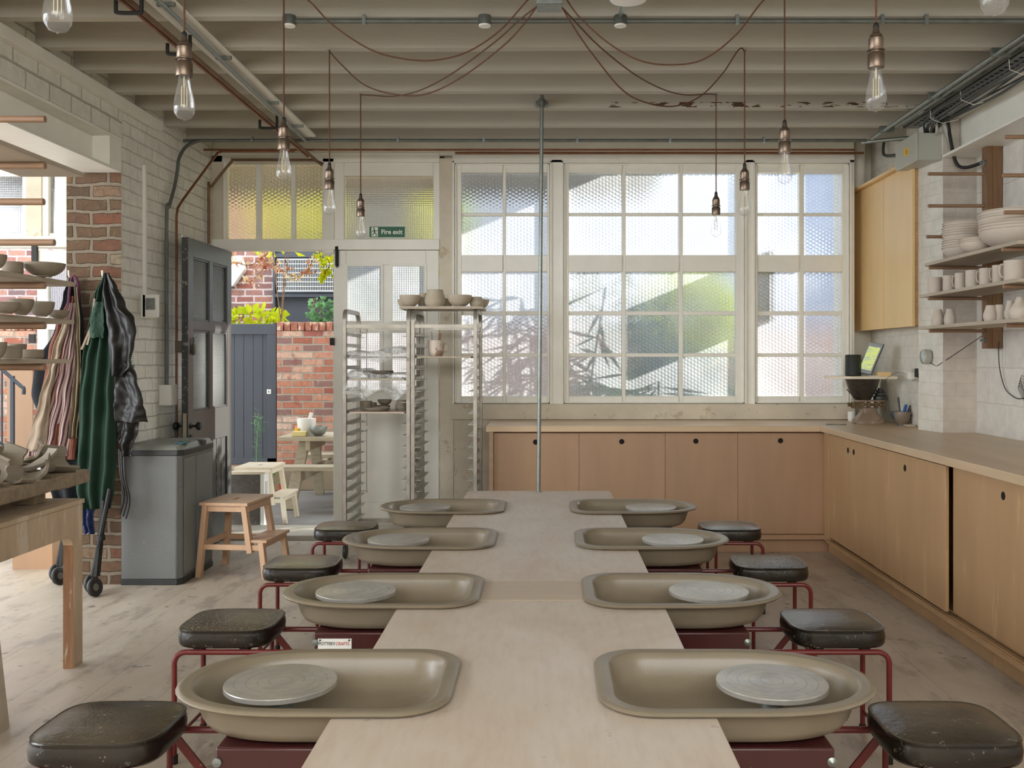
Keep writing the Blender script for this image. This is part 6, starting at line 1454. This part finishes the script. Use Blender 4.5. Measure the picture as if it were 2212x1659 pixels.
tag(MB().tube([(P(664,0,9.45).x,9.45,ZTt+.08),(P(673,0,9.45).x,9.45,ZTt+.215)], [.02,.016], 10).build('pestle', m_white), 'white pestle leaning out of the mortar', 'pestle')
tag(MB().box(P(631,0,9.25).x, P(661,0,9.25).x, 9.23, 9.31, ZTt+.001, ZTt+.05).build('sponge', M('yellow_sponge','#d8c98a',.9,var=.08,bump=.3), bevel=.006), 'pale yellow block-shaped sponge at the front of the picnic table', 'sponge')
pot('mug', 645, 0, 15, 15, 9.40, m_yel, 'small yellow cup between the sponge and the mortar', z=ZTt+.001, name='yellow_cup', handle=1)
pot('cup', 646, 0, 18, 17, 9.62, M('orange_tub','#d98a5a',.5), 'orange and white tub at the back of the picnic table', z=ZTt+.001, name='orange_tub')
pot('cup', 607, 0, 16, 18, 10.12, M('red_plastic','#b8524a',.4), 'small red flowerpot on the ground by the brick wall', z=.0, name='flower_pot', cat='flowerpot', foot=.8)
step_stool((-2.485, 8.42, -.001), 0, 'pale sunlit step stool standing outside beyond the doorstep', (m_pine, m_pine))
t = thing('stool', 'dark speckled stool with a pale wooden top just outside the open door', 'stool', (-2.45, 7.98, 0))
m_spk = M('speckled_concrete', '#5c5752', .8, var=.2, vs=20, spots=[(80,.6,'#8a847a',.6)])
MB().box(-2.62, -2.325, 7.99, 8.15, .445, .465).build('top', m_pine, t, bevel=.002); MB().box(-2.61, -2.37, 8.0, 8.02, 0, .444).build('front_panel', m_spk, t)
MB().box(-2.365, -2.335, 8.0, 8.03, 0, .444).build('leg', m_white, t); MB().box(-2.365, -2.335, 8.11, 8.14, 0, .444).build('leg', m_white, t); MB().box(-2.362, -2.338, 8.03, 8.11, .38, .444).build('rail', m_white, t)
# left doorway view: ply hoarding and handrail
t = thing('plywood_hoarding', 'orange-toned plywood hoarding seen outside the far left doorway', 'hoarding', (-5.2, 10, 0))
MB().box(P(15,0,10).x, P(70,0,10).x, 10.0, 10.02, -.002, 1.28).build('sheet', m_ply, t); MB().box(P(15,0,10).x, P(18,0,10).x, 10.02, 10.10, -.002, 1.28).build('stud', m_oldwood, t)
t = thing('handrail', 'dark metal stair handrail outside the far left doorway', 'handrail', (-4.6, 9.0, 0)); m_rl = M('rail_paint','#3d434c',.35,.3)
MB().tube(bez([P(-60,750,9),P(0,795,9),P(44,833,9),P(51,838,9),P(51,852,9)],4), .018, 8).build('rail', m_rl, t)
MB().bar(P(27,812,9), Vector((P(27,0,9).x, 9, -.002)), .03).build('upright', m_rl, t); MB().bar(P(4,797,9), Vector((P(4,0,9).x, 9, .2)), .014).build('upright', m_rl, t)
MB().tube([P(-40,930,9), P(24,972,9)], .012, 6).build('lower_rail', m_rl, t)
#==SECTION5==
